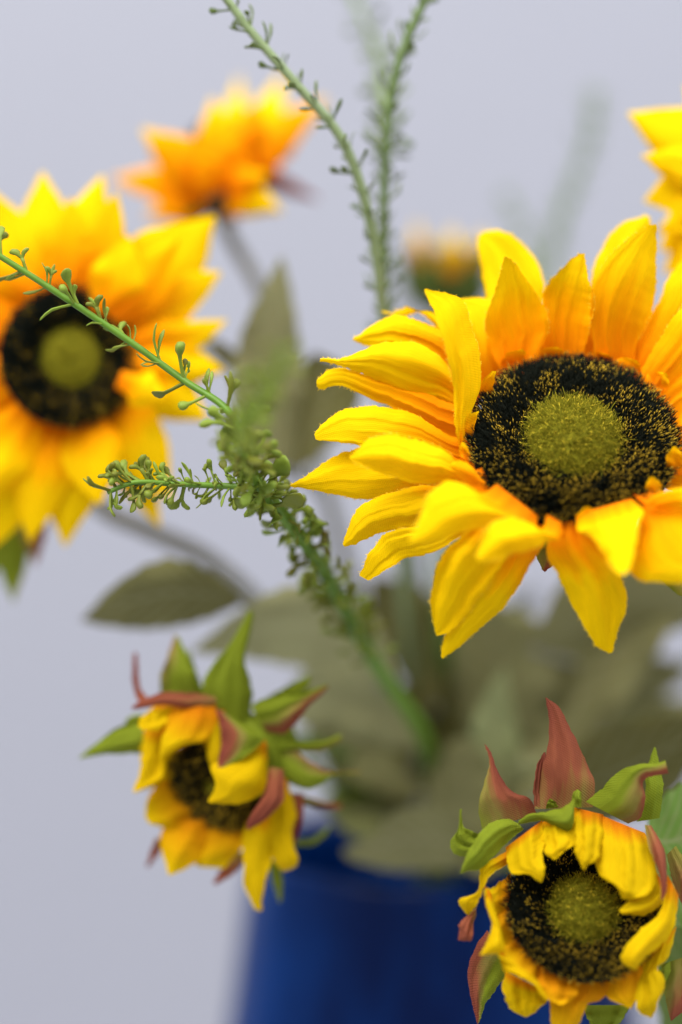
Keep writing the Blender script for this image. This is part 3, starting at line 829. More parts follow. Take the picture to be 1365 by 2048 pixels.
# ------------------------------------------------------------------ right edge sunflower
DQ = 0.548
A4 = flower('sunflower', 'pale yellow sunflower cut off by the right edge, pointed petals only', 'sunflower', (885, 1800, 0.655), GF)
for b, t, wd, dz, bd, og in [
    ((1450, 300), (1256, 226), 135, (3, 5, 6), -8, .3), ((1440, 340), (1283, 312), 90, (0, 0, 0), -4, .3), ((1440, 385), (1288, 402), 120, (3, 4, 4), 12, .3),
    ((1450, 430), (1318, 500), 120, (5, 8, 8), 4, .3), ((1440, 400), (1325, 455), 100, (2, 3, 3), 0, .3), ((1460, 330), (1320, 270), 110, (4, 6, 8), 0, .3),
    ((1470, 460), (1350, 590), 130, (2, 4, 6), 0, .4), ((1480, 440), (1328, 545), 140, (6, 9, 10), 0, .3), ((1470, 420), (1312, 462), 110, (6, 9, 10), 0, .3), ((1500, 480), (1420, 640), 120, (2, 4, 6), 0, .4), ((1480, 290), (1370, 170), 110, (3, 6, 8), 0, .4),
    ((1530, 280), (1490, 120), 110, (3, 6, 8), 0, .5), ((1590, 290), (1640, 130), 110, (3, 6, 8), 0, .5), ((1630, 340), (1760, 240), 110, (3, 6, 8), 0, .5),
    ((1640, 390), (1790, 390), 110, (3, 6, 8), 0, .5), ((1620, 440), (1750, 530), 110, (3, 6, 8), 0, .5), ((1570, 480), (1630, 640), 110, (3, 6, 8), 0, .5), ((1530, 490), (1520, 660), 110, (3, 6, 8), 0, .5)]:
    fl(b, t, wd, dz, bd, root=A4, d=DQ, orange=og, bulge=2)
seed_disc(A4, 1540, 385, DQ, 0.0125, 10, -10, n_ring=900, n_cen=300, seed=9)
tube(A4, 'receptacle', [PX(1540, 385, DQ + .002), PX(1542, 395, DQ + .012), PX(1544, 410, DQ + .022)], [0.013, 0.009, 0.0025], M_SEPAL, 16)
tube(A4, 'stem', [PX(1544, 405, DQ + .02), PX(1520, 650, .59), PX(1400, 1000, .60), PX(1230, 1350, .62), PX(1030, 1560, .64), PX(900, 1680, .654), PX(885, 1860, .655)], [0.0026, 0.0028], M_STEM, 10, 60)
leaf(A4, [(1060, 1560), (1075, 1400), (1165, 1260), (1270, 1200), (1380, 1180)], [(1110, 1560), (1220, 1440), (1290, 1340), (1340, 1260), (1380, 1184)], .642, (4, 0, -6), pale=.28, stem_at=(1060, 1530, .638))
leaf(A4, [(1060, 1290), (1130, 1160), (1220, 1110), (1330, 1140), (1430, 1215)], [(1070, 1310), (1170, 1300), (1270, 1270), (1350, 1260), (1430, 1220)], .630, (4, 0, 0), pale=.4, stem_at=(1240, 1340, .62))
leaf(A4, [(1085, 1545), (1180, 1475), (1290, 1435), (1430, 1440)], [(1090, 1660), (1200, 1650), (1340, 1590), (1430, 1445)], .600, (10, 0, -4), pale=.02, stem_at=(1010, 1580, .642))

# ------------------------------------------------------------------ small rear bud
A5 = flower('sunflower_bud', 'tiny very blurred yellow and green bud far behind the big petals', 'flower bud', (878, 1800, 0.66), GB)
DB = 0.652
for b, t, wd, dz in [((846, 530), (834, 446), 34, (-10, -14, -12)), ((906, 555), (904, 455), 44, (-18, -24, -22)), ((956, 530), (964, 465), 30, (-10, -14, -12))]:
    fl(b, t, wd, dz, root=A5, d=DB, orange=.45, bulge=3)
for b, t, wd, z in [((890, 610), (796, 500), 90, -8), ((890, 610), (872, 485), 70, -8), ((890, 610), (935, 485), 70, -8), ((890, 610), (992, 500), 90, -8), ((890, 600), (795, 565), 80, -4),
                    ((890, 610), (862, 498), 70, -19), ((890, 610), (948, 495), 80, -19), ((890, 605), (992, 575), 80, -4), ((890, 615), (840, 550), 90, -16)]:
    L, R = spindle(b, t, wd)
    sheet(A5, 'sepal', L, R, DB, (z + 4, z, z), M_DARKSEPAL, bulge=3)
tube(A5, 'receptacle', [PX(890, 520, DB), PX(890, 570, DB), PX(890, 610, DB)], [0.009, 0.009, 0.002], M_SEPAL, 16)
tube(A5, 'stem', [PX(890, 600, DB), PX(895, 900, .658), PX(880, 1300, .66), PX(878, 1670, .66), PX(878, 1860, .66)], [0.0018, 0.0022], M_STEM, 8, 50)
leaf(A5, [(858, 1430), (790, 1335), (742, 1235), (738, 1150)], [(885, 1400), (884, 1280), (850, 1180), (742, 1148)], .655, (0, 0, 0), pale=.0, stem_at=(880, 1430, .66))
leaf(A5, [(1000, 1520), (900, 1400), (898, 1290), (975, 1195)], [(1040, 1480), (1110, 1390), (1095, 1260), (980, 1195)], .650, (4, 0, -2), pale=.45, stem_at=(885, 1520, .66))

leaf(A5, [(905, 1530), (930, 1400), (1010, 1290), (1130, 1210)], [(940, 1560), (1030, 1470), (1100, 1360), (1136, 1214)], .668, (4, 0, -2), pale=.3, stem_at=(882, 1560, .66))
leaf(A5, [(890, 1640), (930, 1560), (1010, 1500), (1120, 1490)], [(900, 1680), (990, 1640), (1080, 1570), (1124, 1494)], .64, (4, 0, -2), pale=.35, stem_at=(880, 1680, .66))
leaf(A5, [(860, 1620), (790, 1500), (800, 1380), (850, 1290)], [(895, 1620), (930, 1500), (920, 1380), (856, 1290)], .664, (0, 2, 2), pale=.0, stem_at=(878, 1650, .66))
leaf(A5, [(1180, 1530), (1230, 1420), (1310, 1400), (1440, 1400)], [(1180, 1600), (1270, 1600), (1370, 1540), (1440, 1406)], .66, (0, 2, 2), pale=.25, stem_at=(900, 1640, .66))
leaf(A5, [(860, 1640), (760, 1560), (690, 1470), (640, 1370)], [(850, 1680), (740, 1640), (660, 1560), (636, 1374)], .668, (0, 2, 2), pale=.15, stem_at=(876, 1690, .66))

for (b, t, wd, bd, d, pl) in [
    ((930, 1600), (940, 1300), 120, 20, .672, .5), ((1000, 1560), (1010, 1330), 90, -15, .63, .62), ((1040, 1500), (1230, 1180), 110, 25, .655, .1),
    ((960, 1620), (1190, 1560), 120, -20, .635, .55), ((1100, 1400), (1330, 1250), 100, 20, .67, .5), ((820, 1620), (700, 1400), 110, 20, .658, .05),
    ((900, 1480), (1080, 1170), 100, -20, .675, .02), ((880, 1560), (830, 1250), 90, 10, .668, .0), ((1000, 1650), (1100, 1440), 130, 15, .66, .05),
    ((920, 1700), (1040, 1690), 90, 10, .612, .1), ((780, 1640), (640, 1600), 80, -10, .64, .3), ((1200, 1420), (1400, 1330), 110, -15, .675, .3)]:
    L, R = spindle(b, t, wd, bd)
    leaf(A5, L, R, d, (3, 0, -3), pale=(.95 if pl >= .5 else pl * .4), fresh=random.choice((0, 0, .15, .35)), stem_at=(878, max(b[1] + 40, 1560), .66))

# ------------------------------------------------------------------ lower left bud
z4 = lambda p: Zm(p, 150, 1200, 2.275)
D6 = 0.538
A6 = flower('sunflower_bud', 'half-open bud with curled yellow petals and red-green sepals, left of the vase', 'flower bud', (862, 1800, 0.652), GB)


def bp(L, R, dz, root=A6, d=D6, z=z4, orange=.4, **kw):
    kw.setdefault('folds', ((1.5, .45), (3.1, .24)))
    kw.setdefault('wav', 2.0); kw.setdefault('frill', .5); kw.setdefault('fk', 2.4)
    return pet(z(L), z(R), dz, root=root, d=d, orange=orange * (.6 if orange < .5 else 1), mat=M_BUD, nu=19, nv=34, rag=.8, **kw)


def bs(L, R, dz, root=A6, d=D6, z=z4, red=.2, side=0.0, **kw):
    kw.setdefault('folds', ((1.2, .45), (2.7, .34), (4.6, .12)))
    kw.setdefault('wav', 1.5); kw.setdefault('frill', .45)
    return sheet(root, 'sepal', z(L), z(R), d, dz, M_SEPAL, red=red, side=side, nu=15, nv=32, rag=.6, **kw)


seed_disc(A6, 150 + 640 / 2.275, 1200 + 840 / 2.275, D6 + .002, 0.0106, -18, -16, inner=.14, n_ring=4200, n_cen=60, gold=.06, rise=.003, blen=.0026, brad=.00013, seed=12)
# bowl petals behind and below the disc
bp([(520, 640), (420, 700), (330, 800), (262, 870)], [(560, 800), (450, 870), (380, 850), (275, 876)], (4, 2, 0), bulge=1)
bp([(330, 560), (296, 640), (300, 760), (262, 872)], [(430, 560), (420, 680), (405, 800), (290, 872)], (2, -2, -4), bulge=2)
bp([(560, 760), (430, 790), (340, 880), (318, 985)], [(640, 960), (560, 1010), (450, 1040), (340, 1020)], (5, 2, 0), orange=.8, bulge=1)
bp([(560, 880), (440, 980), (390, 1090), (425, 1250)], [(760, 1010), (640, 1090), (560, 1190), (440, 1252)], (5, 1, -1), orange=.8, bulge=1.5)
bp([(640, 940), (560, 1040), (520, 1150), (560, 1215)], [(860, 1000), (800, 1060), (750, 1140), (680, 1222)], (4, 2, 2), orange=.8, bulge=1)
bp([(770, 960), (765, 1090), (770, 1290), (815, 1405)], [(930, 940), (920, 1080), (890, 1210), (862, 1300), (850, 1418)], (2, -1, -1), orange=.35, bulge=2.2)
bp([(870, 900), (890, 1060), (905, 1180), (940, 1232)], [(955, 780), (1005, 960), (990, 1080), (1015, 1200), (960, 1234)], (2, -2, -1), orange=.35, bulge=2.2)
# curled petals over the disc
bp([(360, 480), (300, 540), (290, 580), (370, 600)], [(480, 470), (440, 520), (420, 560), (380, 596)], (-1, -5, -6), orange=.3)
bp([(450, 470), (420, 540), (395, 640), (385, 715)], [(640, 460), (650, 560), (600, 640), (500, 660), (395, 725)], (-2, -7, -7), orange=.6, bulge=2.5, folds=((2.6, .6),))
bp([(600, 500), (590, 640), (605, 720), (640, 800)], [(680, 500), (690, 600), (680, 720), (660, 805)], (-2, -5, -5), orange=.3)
bp([(860, 630), (750, 690), (625, 755), (640, 840), (605, 918)], [(875, 660), (875, 790), (850, 885), (750, 925), (618, 924)], (-2, -8, -9), orange=.3, bulge=3)
# sepals
bs([(600, 520), (585, 360), (690, 220), (770, 90), (790, 48)], [(800, 560), (805, 380), (772, 270), (800, 150), (815, 60)], (2, 0, 2), red=.05, bulge=2)
bs([(390, 430), (388, 350), (420, 260), (455, 160)], [(600, 440), (560, 350), (515, 250), (470, 160)], (5, 4, 6), red=.25, side=-.6, bulge=1)
bs([(500, 430), (510, 340), (520, 270), (515, 220)], [(560, 430), (560, 350), (540, 280), (520, 220)], (6, 7, 9), red=.1)
bs([(650, 470), (560, 500), (400, 480), (262, 500)], [(640, 440), (520, 422), (380, 425), (262, 480)], (-3, -5, -4), red=.75, bulge=1)
bs([(300, 480), (275, 430), (262, 350), (268, 240)], [(330, 440), (300, 400), (290, 330), (285, 240)], (0, 3, 5), red=.95, bulge=.5)
bs([(310, 700), (220, 700), (120, 705), (22, 724)], [(310, 545), (210, 570), (110, 640), (22, 714)], (2, 0, 2), red=.02, bulge=2)
bs([(300, 600), (240, 590), (230, 550), (250, 530)], [(330, 520), (290, 520), (270, 522), (255, 528)], (3, 3, 3), red=.0)
bs([(870, 600), (970, 600), (1060, 490), (1155, 400)], [(800, 480), (900, 430), (1020, 420), (1150, 385)], (0, -3, 0), red=.4, side=-1.1, bulge=2)
bs([(870, 500), (980, 470), (1060, 400), (1072, 335)], [(850, 460), (930, 410), (1000, 370), (1070, 333)], (5, 6, 8), red=.02)
bs([(900, 720), (1000, 690), (1120, 690), (1215, 640)], [(900, 620), (1000, 640), (1120, 640), (1212, 610)], (2, 0, 2), red=.25, side=-.4)
bs([(900, 760), (1000, 850), (1110, 850), (1180, 800), (1300, 788)], [(930, 660), (1010, 690), (1070, 730), (1150, 778), (1300, 780)], (2, 0, 3), red=.25, side=.9, bulge=2)
bs([(885, 760), (860, 880), (790, 1000), (782, 1042)], [(950, 770), (950, 900), (890, 980), (795, 1045)], (-4, -8, -8), red=.85, bulge=1.5)
bs([(960, 880), (950, 960), (970, 1050), (980, 1135)], [(1040, 880), (1042, 960), (1020, 1060), (988, 1135)], (2, 2, 3), red=.85)
bs([(640, 490), (665, 600), (660, 700), (645, 770)], [(740, 545), (860, 625), (790, 700), (660, 775)], (-4, -6, -8), red=.55, side=-1.3, bulge=1.5)
bs([(370, 1080), (345, 1140), (325, 1215)], [(410, 1090), (380, 1160), (335, 1217)], (6, 7, 8), red=.8)
bs([(720, 1150), (680, 1200), (628, 1285)], [(790, 1140), (740, 1230), (640, 1298)], (4, 3, 3), red=.75)
bs([(880, 1190), (900, 1290), (930, 1375)], [(940, 1190), (945, 1290), (940, 1375)], (5, 6, 6), red=.0)
bs([(1040, 930), (1120, 950), (1212, 950)], [(1040, 890), (1130, 915), (1215, 930)], (5, 6, 8), red=.6)
bs([(1000, 1120), (1090, 1110), (1150, 1060), (1165, 1030)], [(1010, 1090), (1080, 1080), (1130, 1045), (1160, 1028)], (8, 10, 12), red=.0)
tube(A6, 'receptacle', [PX(490, 1520, D6 + .006), PX(535, 1490, D6 + .012), PX(565, 1480, D6 + .022)], [0.011, 0.0075, 0.002], M_SEPAL, 16)
tube(A6, 'stem', [PX(555, 1485, D6 + .018), PX(640, 1490, .585), PX(760, 1560, .62), PX(845, 1670, .65), PX(865, 1860, .652)], [0.0016, 0.002], M_STEM, 8, 40)
leaf(A6, [(990, 1690), (880, 1622), (800, 1622), (742, 1672), (685, 1700)], [(990, 1735), (880, 1738), (785, 1738), (705, 1720), (685, 1704)], .608, (4, 0, 0), pale=.28, bulge=2, stem_at=(850, 1675, .65))
leaf(A6, [(850, 1480), (790, 1385), (705, 1335), (610, 1345), (565, 1405)], [(840, 1500), (765, 1490), (685, 1475), (605, 1450), (566, 1410)], .632, (4, 0, 0), pale=.85, stem_at=(800, 1600, .635))
leaf(A6, [(845, 1580), (720, 1440), (660, 1420), (610, 1450)], [(835, 1600), (730, 1570), (660, 1530), (612, 1456)], .640, (2, 0, 0), pale=.2, stem_at=(820, 1630, .642))
leaf(A6, [(850, 1670), (858, 1560), (895, 1495), (930, 1468)], [(985, 1670), (1005, 1585), (975, 1515), (935, 1468)], .628, (4, 0, -2), pale=.4, stem_at=(858, 1690, .651))

# ------------------------------------------------------------------ lower right bud
z5 = lambda p: Zm(p, 865, 1380, 2.73)
D7 = 0.505
A7 = flower('sunflower_bud', 'half-open bud with ruffled yellow petals curling over its dark disc, bottom right', 'flower bud', (882, 1800, 0.653), GB)
kw7 = dict(root=A7, d=D7, z=z5)
seed_disc(A7, 865 + 815 / 2.73, 1380 + 1215 / 2.73, D7 + .004, 0.0158, 30, 4, inner=.49, n_ring=7000, n_cen=3000, gold=-.03, rise=.0052, blen=.0027, brad=.00011, seed=15, cup=0.002)
# bowl
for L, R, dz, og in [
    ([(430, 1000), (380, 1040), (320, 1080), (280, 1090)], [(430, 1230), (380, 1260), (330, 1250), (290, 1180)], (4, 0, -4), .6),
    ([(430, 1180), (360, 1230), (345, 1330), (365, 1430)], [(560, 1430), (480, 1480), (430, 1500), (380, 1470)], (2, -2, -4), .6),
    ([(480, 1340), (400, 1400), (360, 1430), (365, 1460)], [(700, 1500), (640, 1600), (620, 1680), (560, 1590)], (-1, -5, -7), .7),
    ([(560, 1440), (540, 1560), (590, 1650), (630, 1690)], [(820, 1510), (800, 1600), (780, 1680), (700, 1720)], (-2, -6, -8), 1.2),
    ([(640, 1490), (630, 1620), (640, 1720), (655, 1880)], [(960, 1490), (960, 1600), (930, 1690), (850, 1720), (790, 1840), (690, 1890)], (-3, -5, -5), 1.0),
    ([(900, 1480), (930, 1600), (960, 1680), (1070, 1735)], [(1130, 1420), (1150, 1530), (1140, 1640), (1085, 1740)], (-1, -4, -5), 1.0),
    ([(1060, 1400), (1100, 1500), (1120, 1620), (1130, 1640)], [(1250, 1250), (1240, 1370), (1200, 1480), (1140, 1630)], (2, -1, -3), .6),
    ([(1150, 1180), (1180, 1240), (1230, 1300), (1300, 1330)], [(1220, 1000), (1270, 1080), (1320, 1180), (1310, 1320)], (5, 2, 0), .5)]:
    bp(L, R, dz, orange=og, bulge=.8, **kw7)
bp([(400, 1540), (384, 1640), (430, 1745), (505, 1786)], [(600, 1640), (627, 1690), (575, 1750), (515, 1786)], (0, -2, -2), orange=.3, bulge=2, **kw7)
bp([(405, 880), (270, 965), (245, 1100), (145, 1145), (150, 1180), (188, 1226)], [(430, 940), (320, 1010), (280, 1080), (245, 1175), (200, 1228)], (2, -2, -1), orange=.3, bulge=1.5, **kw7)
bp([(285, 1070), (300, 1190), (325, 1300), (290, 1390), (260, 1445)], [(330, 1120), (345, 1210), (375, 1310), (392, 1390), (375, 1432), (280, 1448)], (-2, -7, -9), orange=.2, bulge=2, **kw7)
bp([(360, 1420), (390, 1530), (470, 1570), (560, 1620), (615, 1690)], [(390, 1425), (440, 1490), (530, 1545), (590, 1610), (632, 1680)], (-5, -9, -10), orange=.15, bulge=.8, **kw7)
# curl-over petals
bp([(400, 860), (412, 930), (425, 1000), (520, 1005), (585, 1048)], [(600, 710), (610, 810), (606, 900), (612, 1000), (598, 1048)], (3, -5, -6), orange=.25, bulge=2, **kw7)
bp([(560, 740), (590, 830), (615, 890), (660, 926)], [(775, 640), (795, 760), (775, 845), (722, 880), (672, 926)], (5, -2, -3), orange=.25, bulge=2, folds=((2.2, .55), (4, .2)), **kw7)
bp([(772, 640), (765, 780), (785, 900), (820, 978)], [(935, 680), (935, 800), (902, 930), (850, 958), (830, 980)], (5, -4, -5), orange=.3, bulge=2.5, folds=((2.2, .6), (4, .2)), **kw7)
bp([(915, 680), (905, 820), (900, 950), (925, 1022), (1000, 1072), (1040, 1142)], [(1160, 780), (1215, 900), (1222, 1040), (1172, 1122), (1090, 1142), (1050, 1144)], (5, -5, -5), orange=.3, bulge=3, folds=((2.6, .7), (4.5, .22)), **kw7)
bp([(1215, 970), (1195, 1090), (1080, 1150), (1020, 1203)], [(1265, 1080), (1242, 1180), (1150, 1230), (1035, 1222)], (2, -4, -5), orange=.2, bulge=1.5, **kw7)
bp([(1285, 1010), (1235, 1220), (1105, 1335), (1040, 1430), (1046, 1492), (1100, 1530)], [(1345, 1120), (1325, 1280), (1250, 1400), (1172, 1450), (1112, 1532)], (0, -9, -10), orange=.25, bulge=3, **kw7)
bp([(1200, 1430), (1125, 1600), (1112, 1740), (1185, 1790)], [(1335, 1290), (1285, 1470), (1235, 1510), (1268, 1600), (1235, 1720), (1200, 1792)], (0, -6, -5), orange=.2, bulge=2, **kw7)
# sepals
bs([(560, 650), (585, 500), (628, 320), (637, 170), (616, 42)], [(878, 640), (885, 510), (842, 392), (765, 235), (700, 100), (624, 42)], (9, 7, 9), red=.78, bulge=2.5, folds=((2.0, .5), (3.5, .25)), **kw7)
bs([(555, 640), (553, 520), (575, 400), (608, 340)], [(640, 640), (625, 520), (628, 400), (618, 340)], (10, 9, 9), red=.85, **kw7)
bs([(270, 760), (255, 610), (298, 460), (312, 385), (283, 295)], [(570, 680), (530, 590), (432, 552), (362, 450), (322, 345), (290, 295)], (11, 9, 12), red=.72, side=.5, bulge=2, **kw7)
bs([(500, 760), (390, 850), (275, 970), (205, 985), (150, 1006)], [(470, 728), (402, 702), (312, 732), (212, 850), (152, 995)], (6, -2, -3), red=.08, bulge=3, **kw7)
bs([(470, 735), (600, 715), (650, 735), (738, 776), (770, 740), (778, 560)], [(470, 715), (530, 676), (590, 668), (690, 650), (765, 600), (790, 545)], (4, 0, 0), red=.05, bulge=2, folds=((2, .6),), **kw7)
bs([(770, 640), (762, 600), (770, 560), (790, 542)], [(815, 640), (815, 600), (812, 560), (798, 542)], (3, 3, 4), red=.0, bulge=.8, **kw7)
bs([(620, 650), (625, 620), (640, 592)], [(690, 640), (672, 612), (645, 592)], (6, 5, 5), red=.1, bulge=.5, **kw7)
bs([(1070, 730), (1142, 690), (1162, 600), (1152, 500), (1205, 470), (1290, 458)], [(838, 610), (920, 540), (1040, 432), (1142, 402), (1210, 402), (1272, 385)], (6, 1, -1), red=.42, side=-.8, bulge=3, **kw7)
bs([(1115, 720), (1160, 560), (1170, 440), (1210, 312)], [(1240, 700), (1262, 530), (1238, 400), (1220, 312)], (11, 10, 12), red=.02, bulge=1.5, **kw7)
bs([(1160, 735), (1180, 850), (1238, 1000), (1250, 1140)], [(1195, 740), (1262, 860), (1282, 1000), (1278, 1100), (1258, 1148)], (2, -4, -5), red=.75, side=.3, bulge=1, **kw7)
bs([(240, 920), (130, 900), (98, 830), (140, 760), (150, 650)], [(290, 800), (250, 780), (200, 765), (170, 740), (158, 650)], (14, 13, 14), red=.02, **kw7)
bs([(300, 1310), (212, 1450), (196, 1600), (225, 1740), (246, 1822)], [(420, 1540), (345, 1640), (290, 1720), (254, 1822)], (5, 5, 5), red=.55, side=-1.0, bulge=2, **kw7)
bs([(240, 1190), (150, 1270), (146, 1310), (140, 1365)], [(240, 1230), (225, 1280), (215, 1365), (150, 1370)], (0, -2, -2), red=.75, bulge=1, **kw7)
bs([(820, 1720), (850, 1800), (900, 1900)], [(1080, 1720), (1040, 1800), (920, 1900)], (4, 5, 6), red=.05, **kw7)
bs([(1250, 1500), (1265, 1660), (1290, 1760), (1300, 1805)], [(1480, 1420), (1470, 1560), (1400, 1720), (1308, 1806)], (8, 6, 5), red=.62, side=.4, bulge=2, **kw7)
bs([(1230, 1540), (1225, 1570), (1260, 1600)], [(1300, 1480), (1300, 1540), (1270, 1600)], (3, 4, 4), red=.0, **kw7)
bs([(1280, 900), (1330, 1100), (1420, 1250)], [(1330, 850), (1420, 1000), (1430, 1240)], (8, 10, 12), red=.6, **kw7)
tube(A7, 'receptacle', [PX(1165, 1800, D7 + .008), PX(1150, 1800, D7 + .02), PX(1130, 1800, D7 + .032)], [0.0145, 0.0105, 0.002], M_SEPAL, 18)
tube(A7, 'stem', [PX(1140, 1800, D7 + .028), PX(1060, 1770, .58), PX(950, 1660, .64), PX(892, 1680, .653), PX(882, 1860, .653)], [0.0018, 0.002], M_STEM, 8, 40)
leaf(A7, [(1295, 1640), (1320, 1600), (1395, 1560), (1490, 1555)], [(1300, 1700), (1345, 1770), (1430, 1740), (1490, 1562)], .525, (6, 0, -3), pale=.3, fresh=1.0, bulge=2, stem_at=(1120, 1790, .545))
leaf(A7, [(1290, 1690), (1340, 1690), (1420, 1720), (1480, 1800)], [(1285, 1740), (1330, 1830), (1400, 1860), (1480, 1806)], .535, (4, 0, -3), pale=.2, fresh=.9, bulge=2, stem_at=(1120, 1795, .545))

leaf(A7, [(1330, 2080), (1310, 1960), (1330, 1850), (1400, 1760)], [(1480, 2080), (1500, 1960), (1470, 1850), (1405, 1760)], .545, (4, 0, 0), pale=.1, fresh=.7, bulge=2)

# ------------------------------------------------------------------ sprigs
def leaflet_mesh(kind, mat):
    """unit leaflet along +Z: thin stalk with a flattened, notched or knobbed end"""
    prof = {'spoon': [(0, .055, .055), (.35, .05, .045), (.6, .07, .04), (.75, .15, .045), (.88, .17, .045), (.97, .10, .04), (1.0, .02, .02)],
            'knob': [(0, .06, .06), (.45, .055, .05), (.62, .08, .07), (.75, .17, .13), (.88, .19, .14), (.97, .12, .10), (1.0, .02, .02)],
            'blade': [(0, .04, .04), (.3, .045, .035), (.55, .075, .035), (.8, .085, .03), (.95, .05, .025), (1.0, .015, .01)],
            'fork': [], 'cup': [(0, .07, .06), (.3, .07, .05), (.5, .16, .06), (.65, .30, .06), (.82, .32, .05), (.95, .22, .045), (1.0, .08, .03)]}[kind]
    if kind == 'fork':
        vs_, fs = [], []
        arms = [[(0, 0, 0, .055), (0, .03, .3, .05), (0, .06, .55, .07)],
                [(0, .06, .5, .06), (.12, .08, .68, .07), (.22, .05, .82, .15), (.27, .02, .93, .13), (.29, 0, 1.0, .03)],
                [(0, .06, .5, .06), (-.10, .08, .62, .06), (-.20, .10, .72, .12), (-.26, .10, .80, .11), (-.30, .09, .86, .03)]]
        for arm in arms:
            o0 = len(vs_)
            for (x, y, z, a) in arm:
                for k in range(6):
                    an = 2 * math.pi * k / 6
                    vs_.append((x + 1.45 * a * math.cos(an), y + a * .7 * math.sin(an), z + .25 * a * math.sin(an)))
            for i in range(len(arm) - 1):
                for k in range(6):
                    fs.append((o0 + i * 6 + k, o0 + i * 6 + (k + 1) % 6, o0 + (i + 1) * 6 + (k + 1) % 6, o0 + (i + 1) * 6 + k))
            fs.append(tuple(range(o0 + (len(arm) - 1) * 6, o0 + len(arm) * 6)))
        me = bpy.data.meshes.new('leaflet_' + kind)
        me.from_pydata(vs_, [], fs)
        me.polygons.foreach_set('use_smooth', [True] * len(fs))
        me.materials.append(mat)
        return me
    n = 8
    vs_, fs = [], []
    for i, (z, a, b) in enumerate(prof):
        bend = 0.12 * math.sin(z * 2.2) - (0.10 * max(0, z - .6) / .4 if kind != 'knob' else 0)
        for k in range(n):
            an = 2 * math.pi * k / n
            curl = 0.25 * a * abs(math.cos(an)) if kind in ('spoon', 'cup') else 0
            vs_.append((a * math.cos(an), b * math.sin(an) + bend + curl, z))
    for i in range(len(prof) - 1):
        for k in range(n):
            fs.append((i * n + k, i * n + (k + 1) % n, (i + 1) * n + (k + 1) % n, (i + 1) * n + k))
    fs.append(tuple(range((len(prof) - 1) * n, len(prof) * n)))
    me = bpy.data.meshes.new('leaflet_' + kind)
    me.from_pydata(vs_, [], fs)
    me.polygons.foreach_set('use_smooth', [True] * len(fs))
    me.materials.append(mat)
    return me


LM = {k: leaflet_mesh(k, M_LEAFLET) for k in ('spoon', 'knob', 'blade', 'cup', 'fork')}
LMP = {k: leaflet_mesh(k, M_PALELET) for k in ('spoon', 'knob', 'blade', 'cup')}


def twig(root, name, pts, r0, r1, mat, spacing, per, length, kinds, lm, start=0.02, stop=1.0, ang=(45, 75), grow=None, seed=0, nres=60, planar=0.0):
    """a stem with whorls of leaflets, each leaflet its own object"""
    r = random.Random(seed)
    st, C, T = tube(root, name, [PX(*p) for p in pts], [r0, r1], mat, 8, nres)
    seg = np.concatenate([[0], np.cumsum(np.linalg.norm(np.diff(C, axis=0), axis=1))])
    s = seg[-1] * start
    ph = r.uniform(0, 6.28)
    while s <= seg[-1] * stop:
        c = np.array([np.interp(s, seg, C[:, i]) for i in range(3)])
        tv = np.array([np.interp(s, seg, T[:, i]) for i in range(3)]); tv /= np.linalg.norm(tv)
        a = np.cross(tv, FWD); a /= np.linalg.norm(a); b = np.cross(tv, a)
        f = s / seg[-1]
        lf = length * (grow(f) if grow else 1.0)
        rad = r0 + (r1 - r0) * f
        for k in range(per):
            an = ph + 2 * math.pi * k / per + r.uniform(-.45, .45)
            if planar and r.random() < planar:
                an = (0 if k % 2 else math.pi) + r.uniform(-.6, .6)
            el = math.radians(r.uniform(*ang))
            dr = math.cos(el) * tv + math.sin(el) * (math.cos(an) * a + math.sin(an) * b)
            q = Vector(dr).to_track_quat('Z', 'Y') @ Matrix.Rotation(r.uniform(0, 6.28), 3, 'Z').to_quaternion()
            sc = lf * r.uniform(.5, 1.25)
            o = bpy.data.objects.new('leaflet', lm[r.choice(kinds)])
            COL.objects.link(o)
            o.parent = st
            off = c + tv * r.uniform(-.3, .3) * spacing * .4 + (math.cos(an) * a + math.sin(an) * b) * rad * .7
            o.matrix_local = Matrix.LocRotScale(Vector(off - origin_of(root)), q, (sc, sc, sc))
        ph += 1.1
        s += spacing * r.uniform(.85, 1.15)
    return st


SP1 = thing('sprig', 'bright green branching sprig with knobby leaflets crossing in front of the left sunflower', 'sprig', tuple(PX(868, 1800, .651)))
# lower stalk
twig(SP1, 'stem', [(868, 1860, .651), (866, 1660, .648), (850, 1480, .592), (740, 1310, .560), (640, 1130, .538), (560, 1020, .522), (512, 960, .510)], .0024, .0013, M_SPRIG, .0030, 5, .0060,
     ('cup', 'spoon', 'fork', 'fork', 'blade'), LM, start=.66, stop=1.0, ang=(40, 80), seed=4, nres=90)
# long arm to the left edge
twig(SP1, 'branch', [(515, 965, .510), (490, 880, .500), (450, 815, .506), (370, 762, .511), (270, 690, .513), (140, 602, .514), (0, 512, .515), (-110, 445, .515)], .00085, .00070, M_SPRIG, .0072, 5, .0064,
     ('knob', 'blade', 'spoon', 'fork', 'blade', 'spoon'), LM, start=.17, stop=1.0, ang=(38, 68), seed=9, nres=90, planar=.75)
# short arm pointing left
twig(SP1, 'branch', [(520, 975, .512), (450, 972, .514), (350, 968, .513), (270, 965, .512), (215, 985, .511)], .0008, .0005, M_SPRIG, .0016, 4, .0050,
     ('spoon', 'fork', 'fork', 'fork', 'knob', 'blade'), LM, start=.05, stop=1.0, ang=(40, 85), seed=14, planar=.4, grow=lambda f: .85 + .25 * f)
# arm towards the camera
twig(SP1, 'branch', [(512, 965, .508), (480, 890, .490), (500, 830, .468), (545, 760, .450), (572, 700, .440)], .0009, .0006, M_SPRIG, .0034, 4, .0058,
     ('spoon', 'fork', 'spoon', 'knob'), LM, start=.05, stop=1.0, ang=(35, 70), seed=21, grow=lambda f: 1.1 - .3 * f)
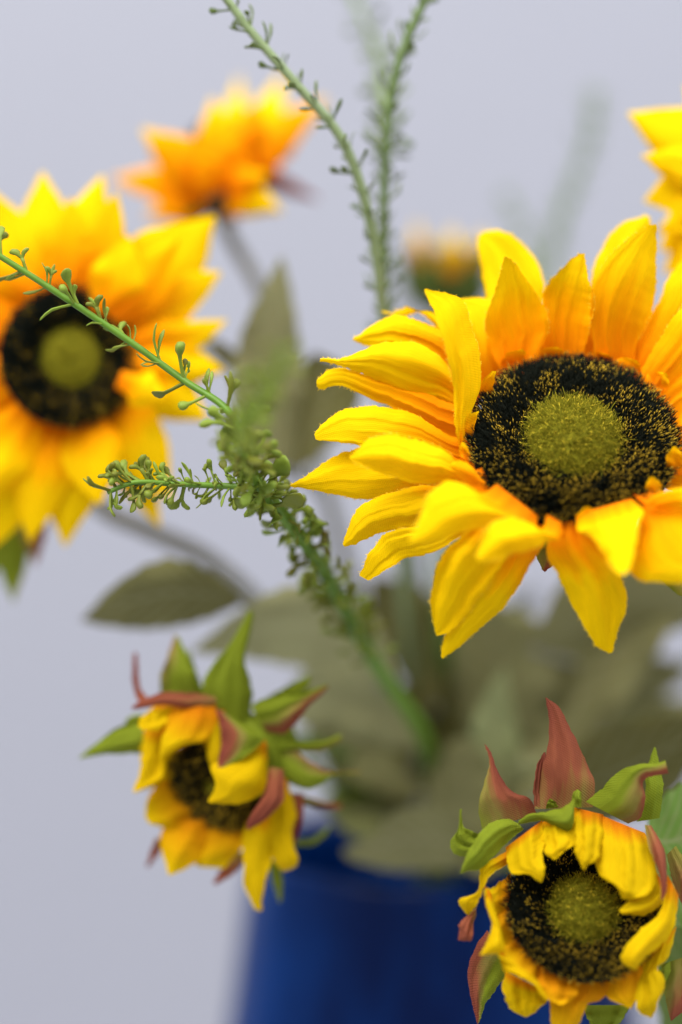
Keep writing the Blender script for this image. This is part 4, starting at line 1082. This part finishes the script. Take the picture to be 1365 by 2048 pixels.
# clustered whorl where the arms meet
twig(SP1, 'branch', [(540, 1010, .516), (510, 950, .508), (490, 890, .500)], .0010, .0008, M_SPRIG, .0024, 5, .0066,
     ('cup', 'spoon', 'fork', 'fork', 'blade'), LM, start=.0, stop=1.0, ang=(45, 85), seed=31)

SP2 = thing('sprig', 'needle-leaved green sprig slanting up to the top edge, left of its neighbour', 'sprig', tuple(PX(872, 1800, .649)))
twig(SP2, 'stem', [(872, 1860, .649), (868, 1650, .647), (820, 1300, .61), (785, 900, .575), (768, 640, .548), (742, 450, .538), (690, 290, .532), (590, 165, .528), (500, 60, .526), (440, -20, .525), (400, -70, .525)],
     .0018, .0009, M_PALESTEM, .0056, 5, .0044, ('blade', 'blade', 'spoon'), LMP, start=.62, stop=1.0, ang=(30, 60), seed=41, nres=120)
SP3 = thing('sprig', 'upright needle-leaved sprig with a forked top above the big sunflower', 'sprig', tuple(PX(876, 1800, .654)))
twig(SP3, 'stem', [(876, 1860, .654), (874, 1650, .652), (850, 1300, .63), (800, 900, .595), (770, 620, .560), (768, 420, .550), (775, 250, .545), (800, 120, .542), (850, 0, .540), (880, -70, .54)],
     .0018, .0009, M_PALESTEM, .0042, 5, .0052, ('blade', 'blade', 'spoon'), LMP, start=.58, stop=1.0, ang=(28, 55), seed=43, nres=120)
twig(SP3, 'branch', [(772, 330, .548), (768, 200, .575), (750, 90, .595), (710, 0, .60), (680, -60, .602)], .0009, .0007, M_PALESTEM, .005, 5, .0055, ('blade', 'spoon'), LMP, seed=45, start=.05)
SP4 = thing('sprig', 'faint grey-green sprig blurred against the wall, right of the tiny bud', 'sprig', tuple(PX(880, 1800, .662)))
twig(SP4, 'stem', [(880, 1860, .662), (885, 1650, .661), (960, 1200, .66), (1060, 700, .66), (1105, 500, .66), (1150, 360, .66), (1185, 260, .66), (1192, 180, .66)],
     .0018, .0008, M_PALESTEM, .0056, 5, .0054, ('blade', 'blade'), LMP, start=.6, stop=1.0, ang=(28, 55), seed=47, nres=80)
twig(SP4, 'branch', [(1075, 640, .66), (1060, 500, .66), (1035, 430, .66), (1005, 380, .66)], .0009, .0006, M_PALESTEM, .0062, 4, .0050, ('blade', 'blade'), LMP, seed=49)
SP5 = thing('sprig', 'short bushy green sprig low by the vase mouth, behind the left bud', 'sprig', tuple(PX(860, 1800, .650)))
twig(SP5, 'stem', [(866, 1860, .650), (850, 1660, .646), (760, 1590, .625), (690, 1530, .612), (650, 1450, .606)], .0012, .0008, M_SPRIG, .0042, 6, .0062, ('spoon', 'cup', 'blade'), LM, start=.35, seed=51, ang=(40, 80))
twig(SP5, 'branch', [(760, 1590, .625), (700, 1570, .61), (640, 1560, .602), (610, 1520, .60)], .0009, .0006, M_SPRIG, .0042, 5, .0060, ('spoon', 'cup', 'blade'), LM, seed=53, ang=(40, 80))
